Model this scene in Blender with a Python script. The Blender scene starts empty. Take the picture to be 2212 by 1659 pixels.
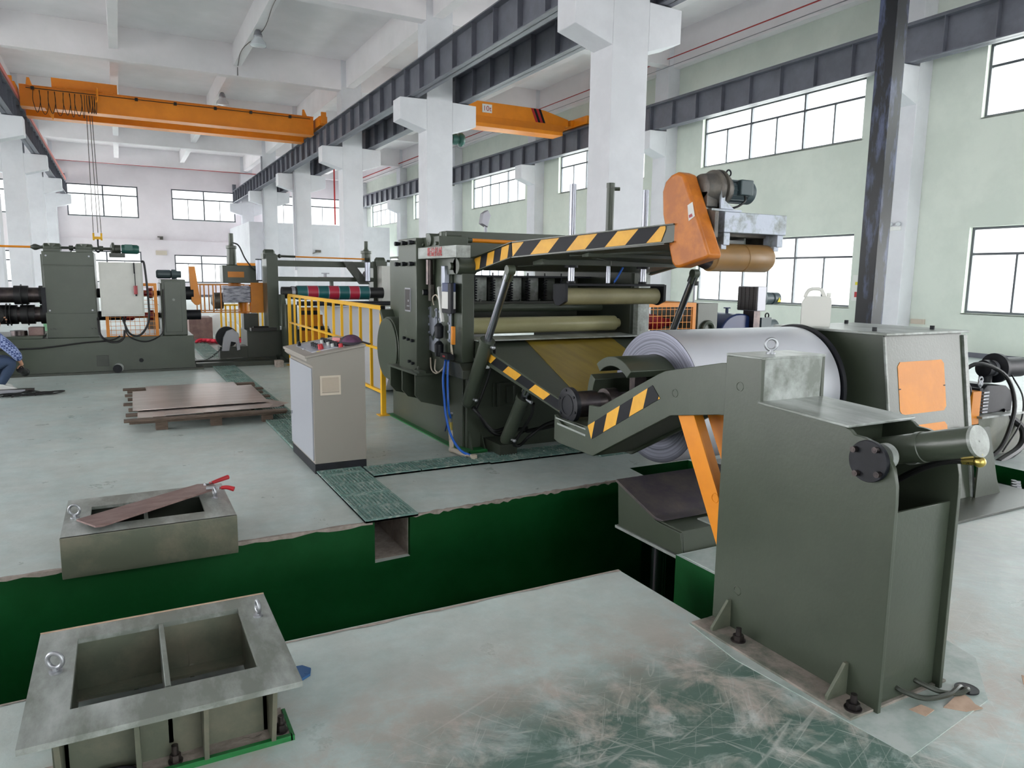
import bpy, math, random
from mathutils import Vector, Matrix
random.seed(7)
SC = bpy.context.scene
COL = SC.collection

# ---------------------------------------------------------------- camera, world, exposure
cam_d = bpy.data.cameras.new('camera'); cam = bpy.data.objects.new('camera', cam_d); COL.objects.link(cam)
cam_d.sensor_width = 36.0; cam_d.lens = 25.583; cam_d.clip_end = 300
_f = Vector((0.46714493, 0.87221397, -0.14497727)); _r = Vector((0.88235683, -0.47039831, 0.01310925)); _u = Vector((0.05676299, 0.13404561, 0.98934814))
cam.matrix_world = Matrix(((_r.x, _u.x, -_f.x, 0), (_r.y, _u.y, -_f.y, 0), (_r.z, _u.z, -_f.z, 1.68), (0, 0, 0, 1)))
SC.camera = cam
vs = SC.view_settings
vs.view_transform = 'Standard'; vs.look = 'None'; vs.gamma = 1.0; vs.use_curve_mapping = False
vs.exposure = 2.12
W = bpy.data.worlds.new('sky'); SC.world = W; W.use_nodes = True
wn = W.node_tree.nodes; wl = W.node_tree.links
bg = wn['Background']; bg.inputs[1].default_value = 3.6
tc = wn.new('ShaderNodeTexCoord'); sx = wn.new('ShaderNodeSeparateXYZ'); cr = wn.new('ShaderNodeValToRGB')
wl.new(tc.outputs['Generated'], sx.inputs[0]); wl.new(sx.outputs['Z'], cr.inputs[0]); wl.new(cr.outputs[0], bg.inputs[0])
cr.color_ramp.elements[0].position = 0.0; cr.color_ramp.elements[0].color = (0.93, 0.92, 0.93, 1)
cr.color_ramp.elements[1].position = 0.25; cr.color_ramp.elements[1].color = (0.955, 0.965, 0.985, 1)
SC.cycles.max_bounces = 9; SC.cycles.diffuse_bounces = 6; SC.cycles.glossy_bounces = 4
SC.cycles.transparent_max_bounces = 12; SC.cycles.sample_clamp_indirect = 4.0; SC.cycles.sample_clamp_direct = 0.7
SC.cycles.use_denoising = True; SC.cycles.caustics_reflective = False; SC.cycles.caustics_refractive = False

# ---------------------------------------------------------------- materials
def lin(c):
    c = c / 255.0
    return c / 12.92 if c <= 0.04045 else ((c + 0.055) / 1.055) ** 2.4
def col(r, g, b): return (lin(r), lin(g), lin(b), 1.0)
def pm(name, c, rough=0.5, metal=0.0, var=0.0, scale=3.0, bump=0.0, bscale=40.0, c2=None, lo=0.4, hi=0.6, spec=0.5, detail=6, stretch=None):
    """Principled material; c2/var mix a second colour in by noise; bump adds fine relief."""
    m = bpy.data.materials.new(name); m.use_nodes = True
    n = m.node_tree.nodes; l = m.node_tree.links; b = n['Principled BSDF']
    b.inputs['Base Color'].default_value = col(*c); b.inputs['Roughness'].default_value = rough
    b.inputs['Metallic'].default_value = metal; b.inputs['Specular IOR Level'].default_value = spec
    if c2 is not None or var or bump:
        t = n.new('ShaderNodeTexCoord'); src = t.outputs['Object']
        if stretch:
            mp = n.new('ShaderNodeMapping'); mp.inputs['Scale'].default_value = stretch; l.new(src, mp.inputs[0]); src = mp.outputs[0]
    if c2 is not None or var:
        a = col(*c); q = col(*c2) if c2 is not None else tuple(min(1, k * (1 + var)) for k in a[:3]) + (1,)
        z = n.new('ShaderNodeTexNoise'); z.inputs['Scale'].default_value = scale; z.inputs['Detail'].default_value = detail; z.inputs['Roughness'].default_value = 0.65
        l.new(src, z.inputs['Vector'])
        r = n.new('ShaderNodeValToRGB'); r.color_ramp.elements[0].position = lo; r.color_ramp.elements[1].position = hi
        r.color_ramp.elements[0].color = a; r.color_ramp.elements[1].color = q
        l.new(z.outputs['Fac'], r.inputs[0]); l.new(r.outputs[0], b.inputs['Base Color'])
    if bump:
        z = n.new('ShaderNodeTexNoise'); z.inputs['Scale'].default_value = bscale; z.inputs['Detail'].default_value = 4
        l.new(src, z.inputs['Vector']); u = n.new('ShaderNodeBump'); u.inputs['Strength'].default_value = bump; u.inputs['Distance'].default_value = 0.01
        l.new(z.outputs['Fac'], u.inputs['Height']); l.new(u.outputs[0], b.inputs['Normal'])
    return m
M = dict(
 wall=pm('white plaster', (232, 224, 228), .85, c2=(226, 218, 222), scale=.6, bump=.1, bscale=9),
 mint=pm('pale mint plaster', (218, 224, 214), .85, c2=(209, 216, 206), scale=.8, bump=.15, bscale=9),
 conc=pm('painted concrete', (222, 222, 227), .75, c2=(213, 213, 218), scale=.8, bump=.12, bscale=14),
 ceil=pm('painted ceiling', (238, 233, 236), .85, c2=(228, 224, 226), scale=.3),
 steel_dk=pm('dark beam paint', (96, 98, 108), .45, c2=(106, 108, 119), scale=2),
 steel_post=pm('scuffed dark post paint', (14, 17, 24), .4, c2=(74, 82, 110), scale=5, lo=.5, hi=.62, stretch=(1, 1, .25)),
 olive=pm('olive machine paint', (58, 65, 54), .34, c2=(65, 72, 60), scale=2.5, lo=.35, hi=.7, bump=.06, bscale=60),
 olive_dirty=pm('dusty olive paint', (88, 93, 79), .45, c2=(122, 116, 100), scale=3.5, lo=.48, hi=.78, bump=.1, bscale=50),
 olive_dk=pm('dark olive paint', (45, 50, 42), .4, c2=(53, 57, 48), scale=3, bump=.06),
 olive_top=pm('scuffed grey green steel top', (110, 115, 108), .32, c2=(172, 177, 174), scale=5, lo=.4, hi=.66, bump=.08, bscale=40, stretch=(1, .35, 1)),  # pale patches: worn steel, with its silvery reflection painted in as colour
 orange=pm('orange enamel', (216, 132, 14), .4, c2=(206, 124, 14), scale=4, bump=.05),
 crane=pm('orange crane enamel', (238, 142, 20), .45, c2=(226, 132, 16), scale=1),
 guard=pm('orange sheet guard', (186, 108, 26), .42, c2=(162, 90, 24), scale=6, bump=.25, bscale=5),
 yellow=pm('yellow enamel', (226, 172, 26), .4),
 tape_y=pm('yellow tape', (226, 168, 48), .45, c2=(214, 156, 44), scale=8),
 tape_k=pm('black tape', (12, 15, 22), .5, spec=.25),
 black=pm('black oxide steel', (12, 14, 20), .5, spec=.3, c2=(20, 22, 29), scale=12),
 rubber=pm('black rubber', (10, 10, 12), .5),
 chrome=pm('chrome', (150, 152, 160), .24, 1.0),
 zinc=pm('zinc plated', (168, 170, 174), .42, .9),
 alum=pm('brushed aluminium', (188, 192, 205), .38, 1.0),
 brass=pm('brass', (196, 176, 100), .28, 1.0),
 darksteel=pm('oiled dark steel', (58, 54, 56), .34, .85, c2=(84, 76, 74), scale=6, bump=.1),
 roll=pm('khaki roller skin', (160, 156, 118), .3, c2=(150, 146, 108), scale=2),
 roll_dull=pm('dull khaki roller', (140, 134, 102), .5, c2=(126, 120, 90), scale=4),
 bronze=pm('brown rubber roller', (140, 104, 58), .36, c2=(126, 96, 56), scale=3),
 coil_side=None, coil_edge=None,
 silver=pm('silver sprayed casting', (176, 182, 194), .4, .35, c2=(120, 126, 118), scale=6, lo=.5, hi=.66, bump=.2, bscale=30),
 castgrey=pm('dark cast gearbox', (74, 71, 68), .45, .3, c2=(98, 92, 84), scale=9, bump=.2),
 motor=pm('slate motor paint', (58, 72, 76), .4),
 motor_gn=pm('green motor paint', (36, 84, 76), .4),
 blue=pm('deep blue enamel', (16, 38, 84), .35),
 grey=pm('light grey enamel', (192, 192, 186), .42, c2=(186, 186, 180), scale=3),
 grey_daylit=pm('daylit grey enamel', (150, 153, 160), .4),  # bluish daylight on the console's left side is put into this grey
 greydesk=pm('warm grey enamel', (140, 134, 126), .42),
 white=pm('white plastic', (225, 225, 222), .4),
 jug=pm('translucent white plastic', (214, 214, 208), .35),
 red=pm('red plastic', (176, 30, 40), .4),
 redpaint=pm('red gloss', (150, 34, 44), .35),
 redcloth=pm('red cloth', (205, 40, 62), .8),
 pipe=pm('red painted pipe', (190, 48, 48), .45),
 pinkbar=pm('pink-lit conductor rail', (214, 120, 112), .5),  # reddish rail with its pink LED light put into the colour
 beige=pm('beige pvc', (196, 184, 168), .5),
 hose_blue=pm('blue air hose', (28, 92, 186), .35),
 bluerub=pm('blue rubber', (48, 92, 140), .5),
 purple=pm('plum cloth', (92, 54, 84), .85, c2=(70, 42, 66), scale=14),
 darkcloth=pm('black cloth', (44, 42, 50), .85),
 card=pm('cardboard', (186, 160, 140), .8, c2=(172, 146, 126), scale=10),
 wood=pm('weathered pallet wood', (104, 88, 76), .8, c2=(82, 68, 58), scale=6, bump=.3, stretch=(1, 8, 8)),
 rust=pm('rusty brown plate', (116, 92, 88), .5, .1, c2=(146, 122, 116), scale=5, lo=.4, hi=.7, bump=.15, stretch=(1, 3, 1)),
 sheet=pm('mill finish sheet', (186, 172, 166), .3, .75, c2=(206, 194, 190), scale=2, stretch=(.6, 4, 1)),
 strip=pm('grey steel strip', (196, 195, 197), .5),
 trough=pm('worn trough steel', (84, 78, 86), .32, .55, c2=(112, 104, 98), scale=4, lo=.42, hi=.66, bump=.12),
 plate_y=pm('oily yellow plate', (150, 128, 44), .4, c2=(122, 102, 34), scale=2.2, lo=.35, hi=.7, bump=.06, stretch=(4, .6, 1)),
 grate=pm('green coated cast grate', (104, 136, 128), .45, c2=(156, 170, 163), scale=22, lo=.5, hi=.62, bump=.3),
 pitgreen=pm('dark green pit paint', (0, 62, 22), .55, spec=.2, c2=(8, 72, 32), scale=1.8, lo=.45, hi=.72, bump=.18, bscale=16),
 kerbgreen=pm('bright green paint', (24, 104, 50), .45, bump=.3),
 pitfloor=pm('pit concrete', (104, 98, 92), .9, bump=.3),
 rawconc=pm('chipped bare concrete', (166, 154, 146), .9, c2=(140, 130, 122), scale=12, bump=.5),
 teal=pm('teal band', (22, 84, 86), .35), crimson=pm('crimson band', (160, 34, 56), .35),
 denim=pm('denim', (58, 74, 100), .85), skin=pm('skin', (188, 140, 112), .6), hair=pm('black hair', (22, 20, 20), .7),
 paper=pm('printed paper', (228, 228, 224), .7), yel_label=pm('yellow label', (222, 206, 60), .6),
 galv=pm('galvanised', (150, 150, 156), .4, .6), glassdk=pm('dark grille', (44, 38, 38), .5), lampglass=pm('lamp glass', (206, 210, 214), .2),
 winframe=pm('dark window frame', (72, 76, 82), .4), sill=pm('white sill', (226, 228, 228), .7),
)
def coil_mat():
    m = bpy.data.materials.new('coil edge'); m.use_nodes = True; n = m.node_tree.nodes; l = m.node_tree.links; b = n['Principled BSDF']
    t = n.new('ShaderNodeTexCoord'); s = n.new('ShaderNodeSeparateXYZ'); l.new(t.outputs['Object'], s.inputs[0])
    v = n.new('ShaderNodeCombineXYZ'); l.new(s.outputs['Y'], v.inputs[0]); l.new(s.outputs['Z'], v.inputs[1])
    ln = n.new('ShaderNodeVectorMath'); ln.operation = 'LENGTH'; l.new(v.outputs[0], ln.inputs[0])
    z = n.new('ShaderNodeTexNoise'); z.noise_dimensions = '1D'; z.inputs['Scale'].default_value = 70; z.inputs['Detail'].default_value = 5
    l.new(ln.outputs['Value'], z.inputs['W'])
    r = n.new('ShaderNodeValToRGB'); r.color_ramp.elements[0].position = .36; r.color_ramp.elements[1].position = .62
    r.color_ramp.elements[0].color = col(84, 86, 94); r.color_ramp.elements[1].color = col(112, 113, 124)
    l.new(z.outputs['Fac'], r.inputs[0]); l.new(r.outputs[0], b.inputs['Base Color'])
    b.inputs['Metallic'].default_value = .95; b.inputs['Roughness'].default_value = .42; b.inputs['Anisotropic'].default_value = .5
    u = n.new('ShaderNodeBump'); u.inputs['Strength'].default_value = .12; u.inputs['Distance'].default_value = .002
    l.new(z.outputs['Fac'], u.inputs['Height']); l.new(u.outputs[0], b.inputs['Normal'])
    return m
M['coil_edge'] = coil_mat()
M['coil_side'] = pm('coil surface', (224, 226, 232), .36, .72)
def glass_mat():
    m = bpy.data.materials.new('window glass'); m.use_nodes = True; n = m.node_tree.nodes; l = m.node_tree.links
    n.remove(n['Principled BSDF']); tr = n.new('ShaderNodeBsdfTransparent'); gl = n.new('ShaderNodeBsdfGlossy'); gl.inputs['Roughness'].default_value = .03
    mx = n.new('ShaderNodeMixShader'); mx.inputs[0].default_value = .06
    tr.inputs[0].default_value = (.93, .96, .95, 1)
    l.new(tr.outputs[0], mx.inputs[1]); l.new(gl.outputs[0], mx.inputs[2]); l.new(mx.outputs[0], n['Material Output'].inputs[0])
    return m
M['glass'] = glass_mat()
def plaid_mat():
    m = pm('blue checked shirt', (96, 112, 160), .85); n = m.node_tree.nodes; l = m.node_tree.links; b = n['Principled BSDF']
    t = n.new('ShaderNodeTexCoord'); c = n.new('ShaderNodeTexChecker'); c.inputs['Scale'].default_value = 36
    c.inputs['Color1'].default_value = col(150, 164, 204); c.inputs['Color2'].default_value = col(62, 78, 128)
    l.new(t.outputs['Object'], c.inputs[0]); l.new(c.outputs[0], b.inputs['Base Color']); return m
M['plaid'] = plaid_mat()
def floor_mat():
    m = bpy.data.materials.new('worn green epoxy floor'); m.use_nodes = True; n = m.node_tree.nodes; l = m.node_tree.links; b = n['Principled BSDF']
    t = n.new('ShaderNodeTexCoord'); P = t.outputs['Object']
    def noise(sc, det=8, ro=.6, st=None, dist=0):
        z = n.new('ShaderNodeTexNoise'); z.inputs['Scale'].default_value = sc; z.inputs['Detail'].default_value = det; z.inputs['Roughness'].default_value = ro; z.inputs['Distortion'].default_value = dist
        if st:
            mr_ = n.new('ShaderNodeMapping'); mr_.inputs['Rotation'].default_value = (0, 0, st[3]); mp = n.new('ShaderNodeMapping'); mp.inputs['Scale'].default_value = st[:3]; l.new(P, mr_.inputs[0]); l.new(mr_.outputs[0], mp.inputs[0]); l.new(mp.outputs[0], z.inputs[0])
        else: l.new(P, z.inputs[0])
        return z.outputs['Fac']
    def ramp(src, a, bb, ca=(0, 0, 0, 1), cb=(1, 1, 1, 1)):
        r = n.new('ShaderNodeValToRGB'); r.color_ramp.elements[0].position = a; r.color_ramp.elements[1].position = bb
        r.color_ramp.elements[0].color = ca; r.color_ramp.elements[1].color = cb; l.new(src, r.inputs[0]); return r.outputs[0]
    def mix(f, a, c2, t='MIX'):
        x = n.new('ShaderNodeMix'); x.data_type = 'RGBA'; x.blend_type = t
        if isinstance(f, float): x.inputs[0].default_value = f
        else: l.new(f, x.inputs[0])
        for i, v in ((6, a), (7, c2)):
            if isinstance(v, tuple): x.inputs[i].default_value = v
            else: l.new(v, x.inputs[i])
        return x.outputs[2]
    def math_(op, a, c2=None):
        x = n.new('ShaderNodeMath'); x.operation = op; x.use_clamp = True
        for i, v in enumerate((a, c2)):
            if v is None: continue
            if isinstance(v, (int, float)): x.inputs[i].default_value = v
            else: l.new(v, x.inputs[i])
        return x.outputs[0]
    s = n.new('ShaderNodeSeparateXYZ'); l.new(P, s.inputs[0])
    def mr(src, a, bb, c=0., d=1.):
        x = n.new('ShaderNodeMapRange'); x.inputs[1].default_value = a; x.inputs[2].default_value = bb; x.inputs[3].default_value = c; x.inputs[4].default_value = d; l.new(src, x.inputs[0]); return x.outputs[0]
    base = ramp(noise(.9, 8, .62), .32, .7, col(172, 187, 184), col(202, 214, 210))
    fine = ramp(noise(7, 6, .7), .35, .75, col(148, 164, 160), col(212, 219, 216))
    c0 = mix(.32, base, fine)
    # dusty beige wear near the walkway and around the stands
    near = mr(s.outputs['Y'], 3.0, 2.2)
    dusty = ramp(noise(2.6, 9, .7), .40, .56)
    c1 = mix(math_('MULTIPLY', dusty, math_('MULTIPLY', mr(s.outputs['Y'], 2.9, 2.35, .22, .95), mr(s.outputs['X'], 4.2, 3.0, .3, 1.))), c0, col(182, 172, 163))
    # older dark green coat, worn, in front of the stand
    zone = math_('MULTIPLY', math_('MULTIPLY', mr(s.outputs['Y'], 2.55, 2.1), mr(s.outputs['X'], .5, 1.1)), mr(s.outputs['X'], 2.75, 2.35))
    dk = math_('MULTIPLY', ramp(noise(3.0, 10, .72, None, .6), .38, .54), zone)
    c2 = mix(dk, c1, col(84, 110, 101))
    # trowelled light green apron along the slot edge
    # long thin scratches: contour lines of stretched noise
    def lines(sc, st, w, lo_, hi_):
        q = math_('ABSOLUTE', math_sub(noise(sc, 2, .5, st, .15), .5)); on = ramp(noise(sc * 2.3, 2, .5, st), lo_, hi_)
        return math_('MULTIPLY', ramp(q, 0.0, w, (1, 1, 1, 1), (0, 0, 0, 1)), on)
    def math_sub(a_, v):
        x = n.new('ShaderNodeMath'); x.operation = 'SUBTRACT'; l.new(a_, x.inputs[0]); x.inputs[1].default_value = v; return x.outputs[0]
    sl = lines(1.6, (.35, 5, 1, .55), .008, .50, .56)
    for sc_, st_, w_ in ((1.3, (.3, 6, 1, -.35), .008), (2.2, (.3, 5, 1, 1.05), .012), (1.9, (.25, 7, 1, .15), .009), (2.8, (.5, 6, 1, -.9), .012)): sl = math_('MAXIMUM', sl, lines(sc_, st_, w_, .49, .56))
    sc_all = math_('MULTIPLY', sl, math_('MAXIMUM', math_('MULTIPLY', near, .5), math_('MULTIPLY', mr(s.outputs['X'], 2.9, 3.4), .45)))
    c3 = mix(sc_all, c2, col(200, 199, 194))
    # scuffed pale aisle on the right
    aisle = mr(s.outputs['X'], 3.6, 4.6)
    sw = ramp(noise(5, 8, .75, (1, 5, 1, .9), .8), .40, .60)
    c4 = mix(math_('MULTIPLY', aisle, math_('MULTIPLY', sw, .7)), c3, col(176, 180, 183))
    l.new(c4, b.inputs['Base Color'])
    rr = ramp(noise(3, 8, .7), .3, .75, (.24,) * 3 + (1,), (.5,) * 3 + (1,)); l.new(rr, b.inputs['Roughness'])
    u = n.new('ShaderNodeBump'); u.inputs['Strength'].default_value = .22; u.inputs['Distance'].default_value = .01
    l.new(noise(14, 8, .7), u.inputs['Height']); l.new(u.outputs[0], b.inputs['Normal'])
    return m
M['floor'] = floor_mat()

# ---------------------------------------------------------------- mesh builder
def V(*a): return Vector(a)
def frame_of(d, up=Vector((0, 0, 1))):
    d = d.normalized()
    if abs(d.dot(up)) > .98: up = Vector((0, 1, 0))
    s = d.cross(up).normalized(); return d, s, s.cross(d).normalized()
class MB:
    def __init__(s): s.v = []; s.f = []; s.m = []; s.cur = 0
    def mat(s, i): s.cur = i; return s
    def add(s, vs_, fs):
        o = len(s.v); s.v += [Vector(p) for p in vs_]
        for f in fs: s.f.append([o + i for i in f]); s.m.append(s.cur)
        return s
    def box(s, x0, x1, y0, y1, z0, z1):
        return s.add([(x0, y0, z0), (x1, y0, z0), (x1, y1, z0), (x0, y1, z0), (x0, y0, z1), (x1, y0, z1), (x1, y1, z1), (x0, y1, z1)],
                     [(3, 2, 1, 0), (4, 5, 6, 7), (0, 1, 5, 4), (1, 2, 6, 5), (2, 3, 7, 6), (3, 0, 4, 7)])
    def bar(s, p0, p1, w, h=None, up=Vector((0, 0, 1))):
        h = w if h is None else h; p0 = Vector(p0); p1 = Vector(p1); d, a, b = frame_of(p1 - p0, Vector(up))
        q = [p + a * (i * w / 2) + b * (j * h / 2) for p in (p0, p1) for i, j in ((-1, -1), (1, -1), (1, 1), (-1, 1))]
        return s.add(q, [(3, 2, 1, 0), (4, 5, 6, 7), (0, 1, 5, 4), (1, 2, 6, 5), (2, 3, 7, 6), (3, 0, 4, 7)])
    def lathe(s, p0, d, prof, n=24, a0=0, a1=2 * math.pi, closed=True):
        """prof: [(distance along d, radius)]"""
        p0 = Vector(p0); d, a, b = frame_of(Vector(d)); full = abs(a1 - a0 - 2 * math.pi) < 1e-4; k = n if full else n + 1
        vs_ = []
        for t, r in prof:
            for i in range(k):
                an = a0 + (a1 - a0) * i / n; vs_.append(p0 + d * t + (a * math.cos(an) + b * math.sin(an)) * max(r, 1e-5))
        fs = []; m = len(prof)
        for j in range(m - 1):
            for i in range(n):
                i2 = (i + 1) % k; fs.append((j * k + i, j * k + i2, (j + 1) * k + i2, (j + 1) * k + i))
        if closed and full: fs.append(tuple(range(k))[::-1]); fs.append(tuple((m - 1) * k + i for i in range(k)))
        return s.add(vs_, fs)
    def cyl(s, p0, p1, r, r2=None, n=20):
        d = Vector(p1) - Vector(p0); return s.lathe(p0, d, [(0, r), (d.length, r if r2 is None else r2)], n)
    def ring(s, p0, p1, r, ri, n=28):
        d = Vector(p1) - Vector(p0); L = d.length; return s.lathe(p0, d, [(0, ri), (0, r), (L, r), (L, ri), (0, ri)], n, closed=False)
    def torus(s, c, ax, R, r, n=24, k=8):
        d, a, b = frame_of(Vector(ax)); c = Vector(c); vs_ = []; fs = []
        for i in range(n):
            an = 2 * math.pi * i / n; o = a * math.cos(an) + b * math.sin(an)
            for j in range(k):
                bn = 2 * math.pi * j / k; vs_.append(c + o * (R + r * math.cos(bn)) + d * (r * math.sin(bn)))
        for i in range(n):
            for j in range(k): fs.append((i * k + j, i * k + (j + 1) % k, ((i + 1) % n) * k + (j + 1) % k, ((i + 1) % n) * k + j))
        return s.add(vs_, fs)
    def sphere(s, c, r, n=16, m=10, sq=(1, 1, 1)):
        vs_ = []; fs = []; c = Vector(c)
        for j in range(m + 1):
            th = math.pi * j / m
            for i in range(n):
                an = 2 * math.pi * i / n; vs_.append(c + Vector((r * sq[0] * math.sin(th) * math.cos(an), r * sq[1] * math.sin(th) * math.sin(an), r * sq[2] * math.cos(th))))
        for j in range(m):
            for i in range(n): fs.append((j * n + i, (j + 1) * n + i, (j + 1) * n + (i + 1) % n, j * n + (i + 1) % n))
        return s.add(vs_, fs)
    def tube(s, pts, r, n=8, sm=6, taper=None):
        P = [Vector(p) for p in pts]
        if sm and len(P) > 2:
            Q = [P[0] * 2 - P[1]] + P + [P[-1] * 2 - P[-2]]; out = []
            for i in range(1, len(Q) - 2):
                for k in range(sm):
                    t = k / sm; a, b, c, d = Q[i - 1:i + 3]
                    out.append(.5 * ((2 * b) + (c - a) * t + (2 * a - 5 * b + 4 * c - d) * t * t + (3 * b - a - 3 * c + d) * t ** 3))
            P = out + [P[-1]]
        vs_ = []; N = len(P); up = Vector((0, 0, 1)); pa = None
        for i, p in enumerate(P):
            d = (P[min(i + 1, N - 1)] - P[max(i - 1, 0)]).normalized()
            if pa is None: _, a, b = frame_of(d)
            else: a = (pa - d * pa.dot(d)).normalized(); b = d.cross(a)
            pa = a; rr = r if taper is None else r + (taper - r) * i / (N - 1)
            for k in range(n):
                an = 2 * math.pi * k / n; vs_.append(p + (a * math.cos(an) + b * math.sin(an)) * rr)
        fs = [(i * n + k, i * n + (k + 1) % n, (i + 1) * n + (k + 1) % n, (i + 1) * n + k) for i in range(N - 1) for k in range(n)]
        fs += [tuple(range(n))[::-1], tuple((N - 1) * n + k for k in range(n))]
        return s.add(vs_, fs)
    def prism(s, pts, ax, a, b):
        mk = {'x': lambda p, t: (t, p[0], p[1]), 'y': lambda p, t: (p[0], t, p[1]), 'z': lambda p, t: (p[0], p[1], t)}[ax]
        k = len(pts); vs_ = [mk(p, a) for p in pts] + [mk(p, b) for p in pts]
        return s.add(vs_, [tuple(range(k)), tuple(range(2 * k - 1, k - 1, -1))] + [(i, (i + 1) % k, k + (i + 1) % k, k + i) for i in range(k)])
    def hull_plate(s, pts, off):
        """polygon given by 3-D points, thickened by the vector off"""
        k = len(pts); o = Vector(off); P = [Vector(p) for p in pts]
        return s.add(P + [p + o for p in P], [tuple(range(k)), tuple(range(2 * k - 1, k - 1, -1))] + [(i, (i + 1) % k, k + (i + 1) % k, k + i) for i in range(k)])
    def hexbolt(s, p, d, r=.016, h=.02):
        d = Vector(d).normalized(); p = Vector(p); s.cyl(p, p + d * .004, r * 1.35, n=12); s.cyl(p + d * .003, p + d * h, r, n=6); s.cyl(p + d * h, p + d * (h + .012), r * .5, n=8); return s
BASE = {}
def fix(me):
    import bmesh
    bm = bmesh.new(); bm.from_mesh(me); bmesh.ops.recalc_face_normals(bm, faces=bm.faces); bm.to_mesh(me); bm.free()
def obj(name, mb, mats, parent=None, bev=0.0, ang=35, label=None, seg=2):
    base = BASE.get(parent.name, Vector()) if parent is not None else Vector()
    me = bpy.data.meshes.new(name); me.from_pydata([tuple(p - base) for p in mb.v], [], mb.f)
    if not isinstance(mats, (list, tuple)): mats = [mats]
    for m in mats: me.materials.append(M[m] if isinstance(m, str) else m)
    me.polygons.foreach_set('material_index', mb.m); fix(me)
    me.shade_smooth(); me.set_sharp_from_angle(angle=math.radians(ang))
    o = bpy.data.objects.new(name, me); COL.objects.link(o); o.parent = parent; BASE[o.name] = base.copy()
    if bev:
        b = o.modifiers.new('bevel', 'BEVEL'); b.width = bev; b.segments = seg; b.limit_method = 'ANGLE'; b.angle_limit = math.radians(40); b.harden_normals = False
    if label: o['label'] = label
    return o
def thing(name, label, cat, loc, group=None):
    o = bpy.data.objects.new(name, None); COL.objects.link(o); o.location = loc; o['label'] = label; o['category'] = cat
    if group: o['group'] = group
    BASE[o.name] = Vector(loc); return o
def solo(name, mb, mats, label, cat, group=None, kind=None, base=None, **k):
    """a thing that is one mesh, origin at its base"""
    if base is None:
        xs = [p.x for p in mb.v]; ys = [p.y for p in mb.v]; base = Vector(((min(xs) + max(xs)) / 2, (min(ys) + max(ys)) / 2, min(p.z for p in mb.v)))
    base = Vector(base); mb.v = [p - base for p in mb.v]; o = obj(name, mb, mats, None, **k); o.location = base; BASE[o.name] = base
    o['label'] = label; o['category'] = cat
    if group: o['group'] = group
    if kind: o['kind'] = kind
    return o
def struct(name, mb, mats, parent=None, **k):
    o = obj(name, mb, mats, parent, **k)
    if parent is None: o['kind'] = 'structure'
    return o
KIDS = {}
def dup(o, loc=None, parent=None, rz=None, label=None, group=None):
    c = o.copy(); COL.objects.link(c); c.parent = parent
    if loc is not None: c.location = loc
    if rz is not None: c.rotation_euler = (0, 0, rz)
    if label: c['label'] = label
    if group: c['group'] = group
    for ch in list(o.children): dup(ch, parent=c)
    return c

def text_mesh(name, cu, mat, parent=None):
    """lettering from a font curve, as plain mesh"""
    t = bpy.data.objects.new('tmp', cu); COL.objects.link(t); dg = bpy.context.evaluated_depsgraph_get(); me = bpy.data.meshes.new_from_object(t.evaluated_get(dg)); bpy.data.objects.remove(t)
    me.materials.clear(); me.materials.append(M[mat]); o = bpy.data.objects.new(name, me); COL.objects.link(o); o.parent = parent; return o
def text_on(name, body, size, mat, origin, right, up, parent=None, extrude=.001, align='CENTER'):
    cu = bpy.data.curves.new(name, 'FONT'); cu.body = body; cu.size = size; cu.extrude = extrude; cu.align_x = align; cu.align_y = 'CENTER'
    o = text_mesh(name, cu, mat, parent); r = Vector(right).normalized(); u = Vector(up).normalized(); n = r.cross(u); b = BASE.get(parent.name, Vector()) if parent is not None else Vector(); p = Vector(origin) - b
    o.matrix_local = Matrix(((r.x, u.x, n.x, p.x), (r.y, u.y, n.y, p.y), (r.z, u.z, n.z, p.z), (0, 0, 0, 1))); return o
# ---------------------------------------------------------------- hazard tape: a polygon cut in diagonal bands
def clip(poly, fn):
    out = []
    for i in range(len(poly)):
        a, b = poly[i], poly[(i + 1) % len(poly)]; fa, fb = fn(a), fn(b)
        if fa >= 0: out.append(a)
        if (fa >= 0) != (fb >= 0):
            t = fa / (fa - fb); out.append((a[0] + (b[0] - a[0]) * t, a[1] + (b[1] - a[1]) * t))
    return out
def tape(O, U, Vv, poly, w, slant, first, off=.003):
    """bands over the polygon (in U, Vv coordinates from O), bounded by u - slant*v = k*w; material 0 yellow, 1 black"""
    O = Vector(O); U = Vector(U).normalized(); Vv = Vector(Vv).normalized(); N = U.cross(Vv).normalized(); mb = MB()
    ss = [p[0] - slant * p[1] for p in poly]; k = math.floor(min(ss) / w)
    while k * w < max(ss):
        q = clip(clip(poly, lambda p: p[0] - slant * p[1] - k * w), lambda p: (k + 1) * w - p[0] + slant * p[1])
        if len(q) > 2: mb.mat((k + first) % 2).hull_plate([O + U * a + Vv * b + N * off * .2 for a, b in q], N * off)
        k += 1
    return mb

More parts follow.
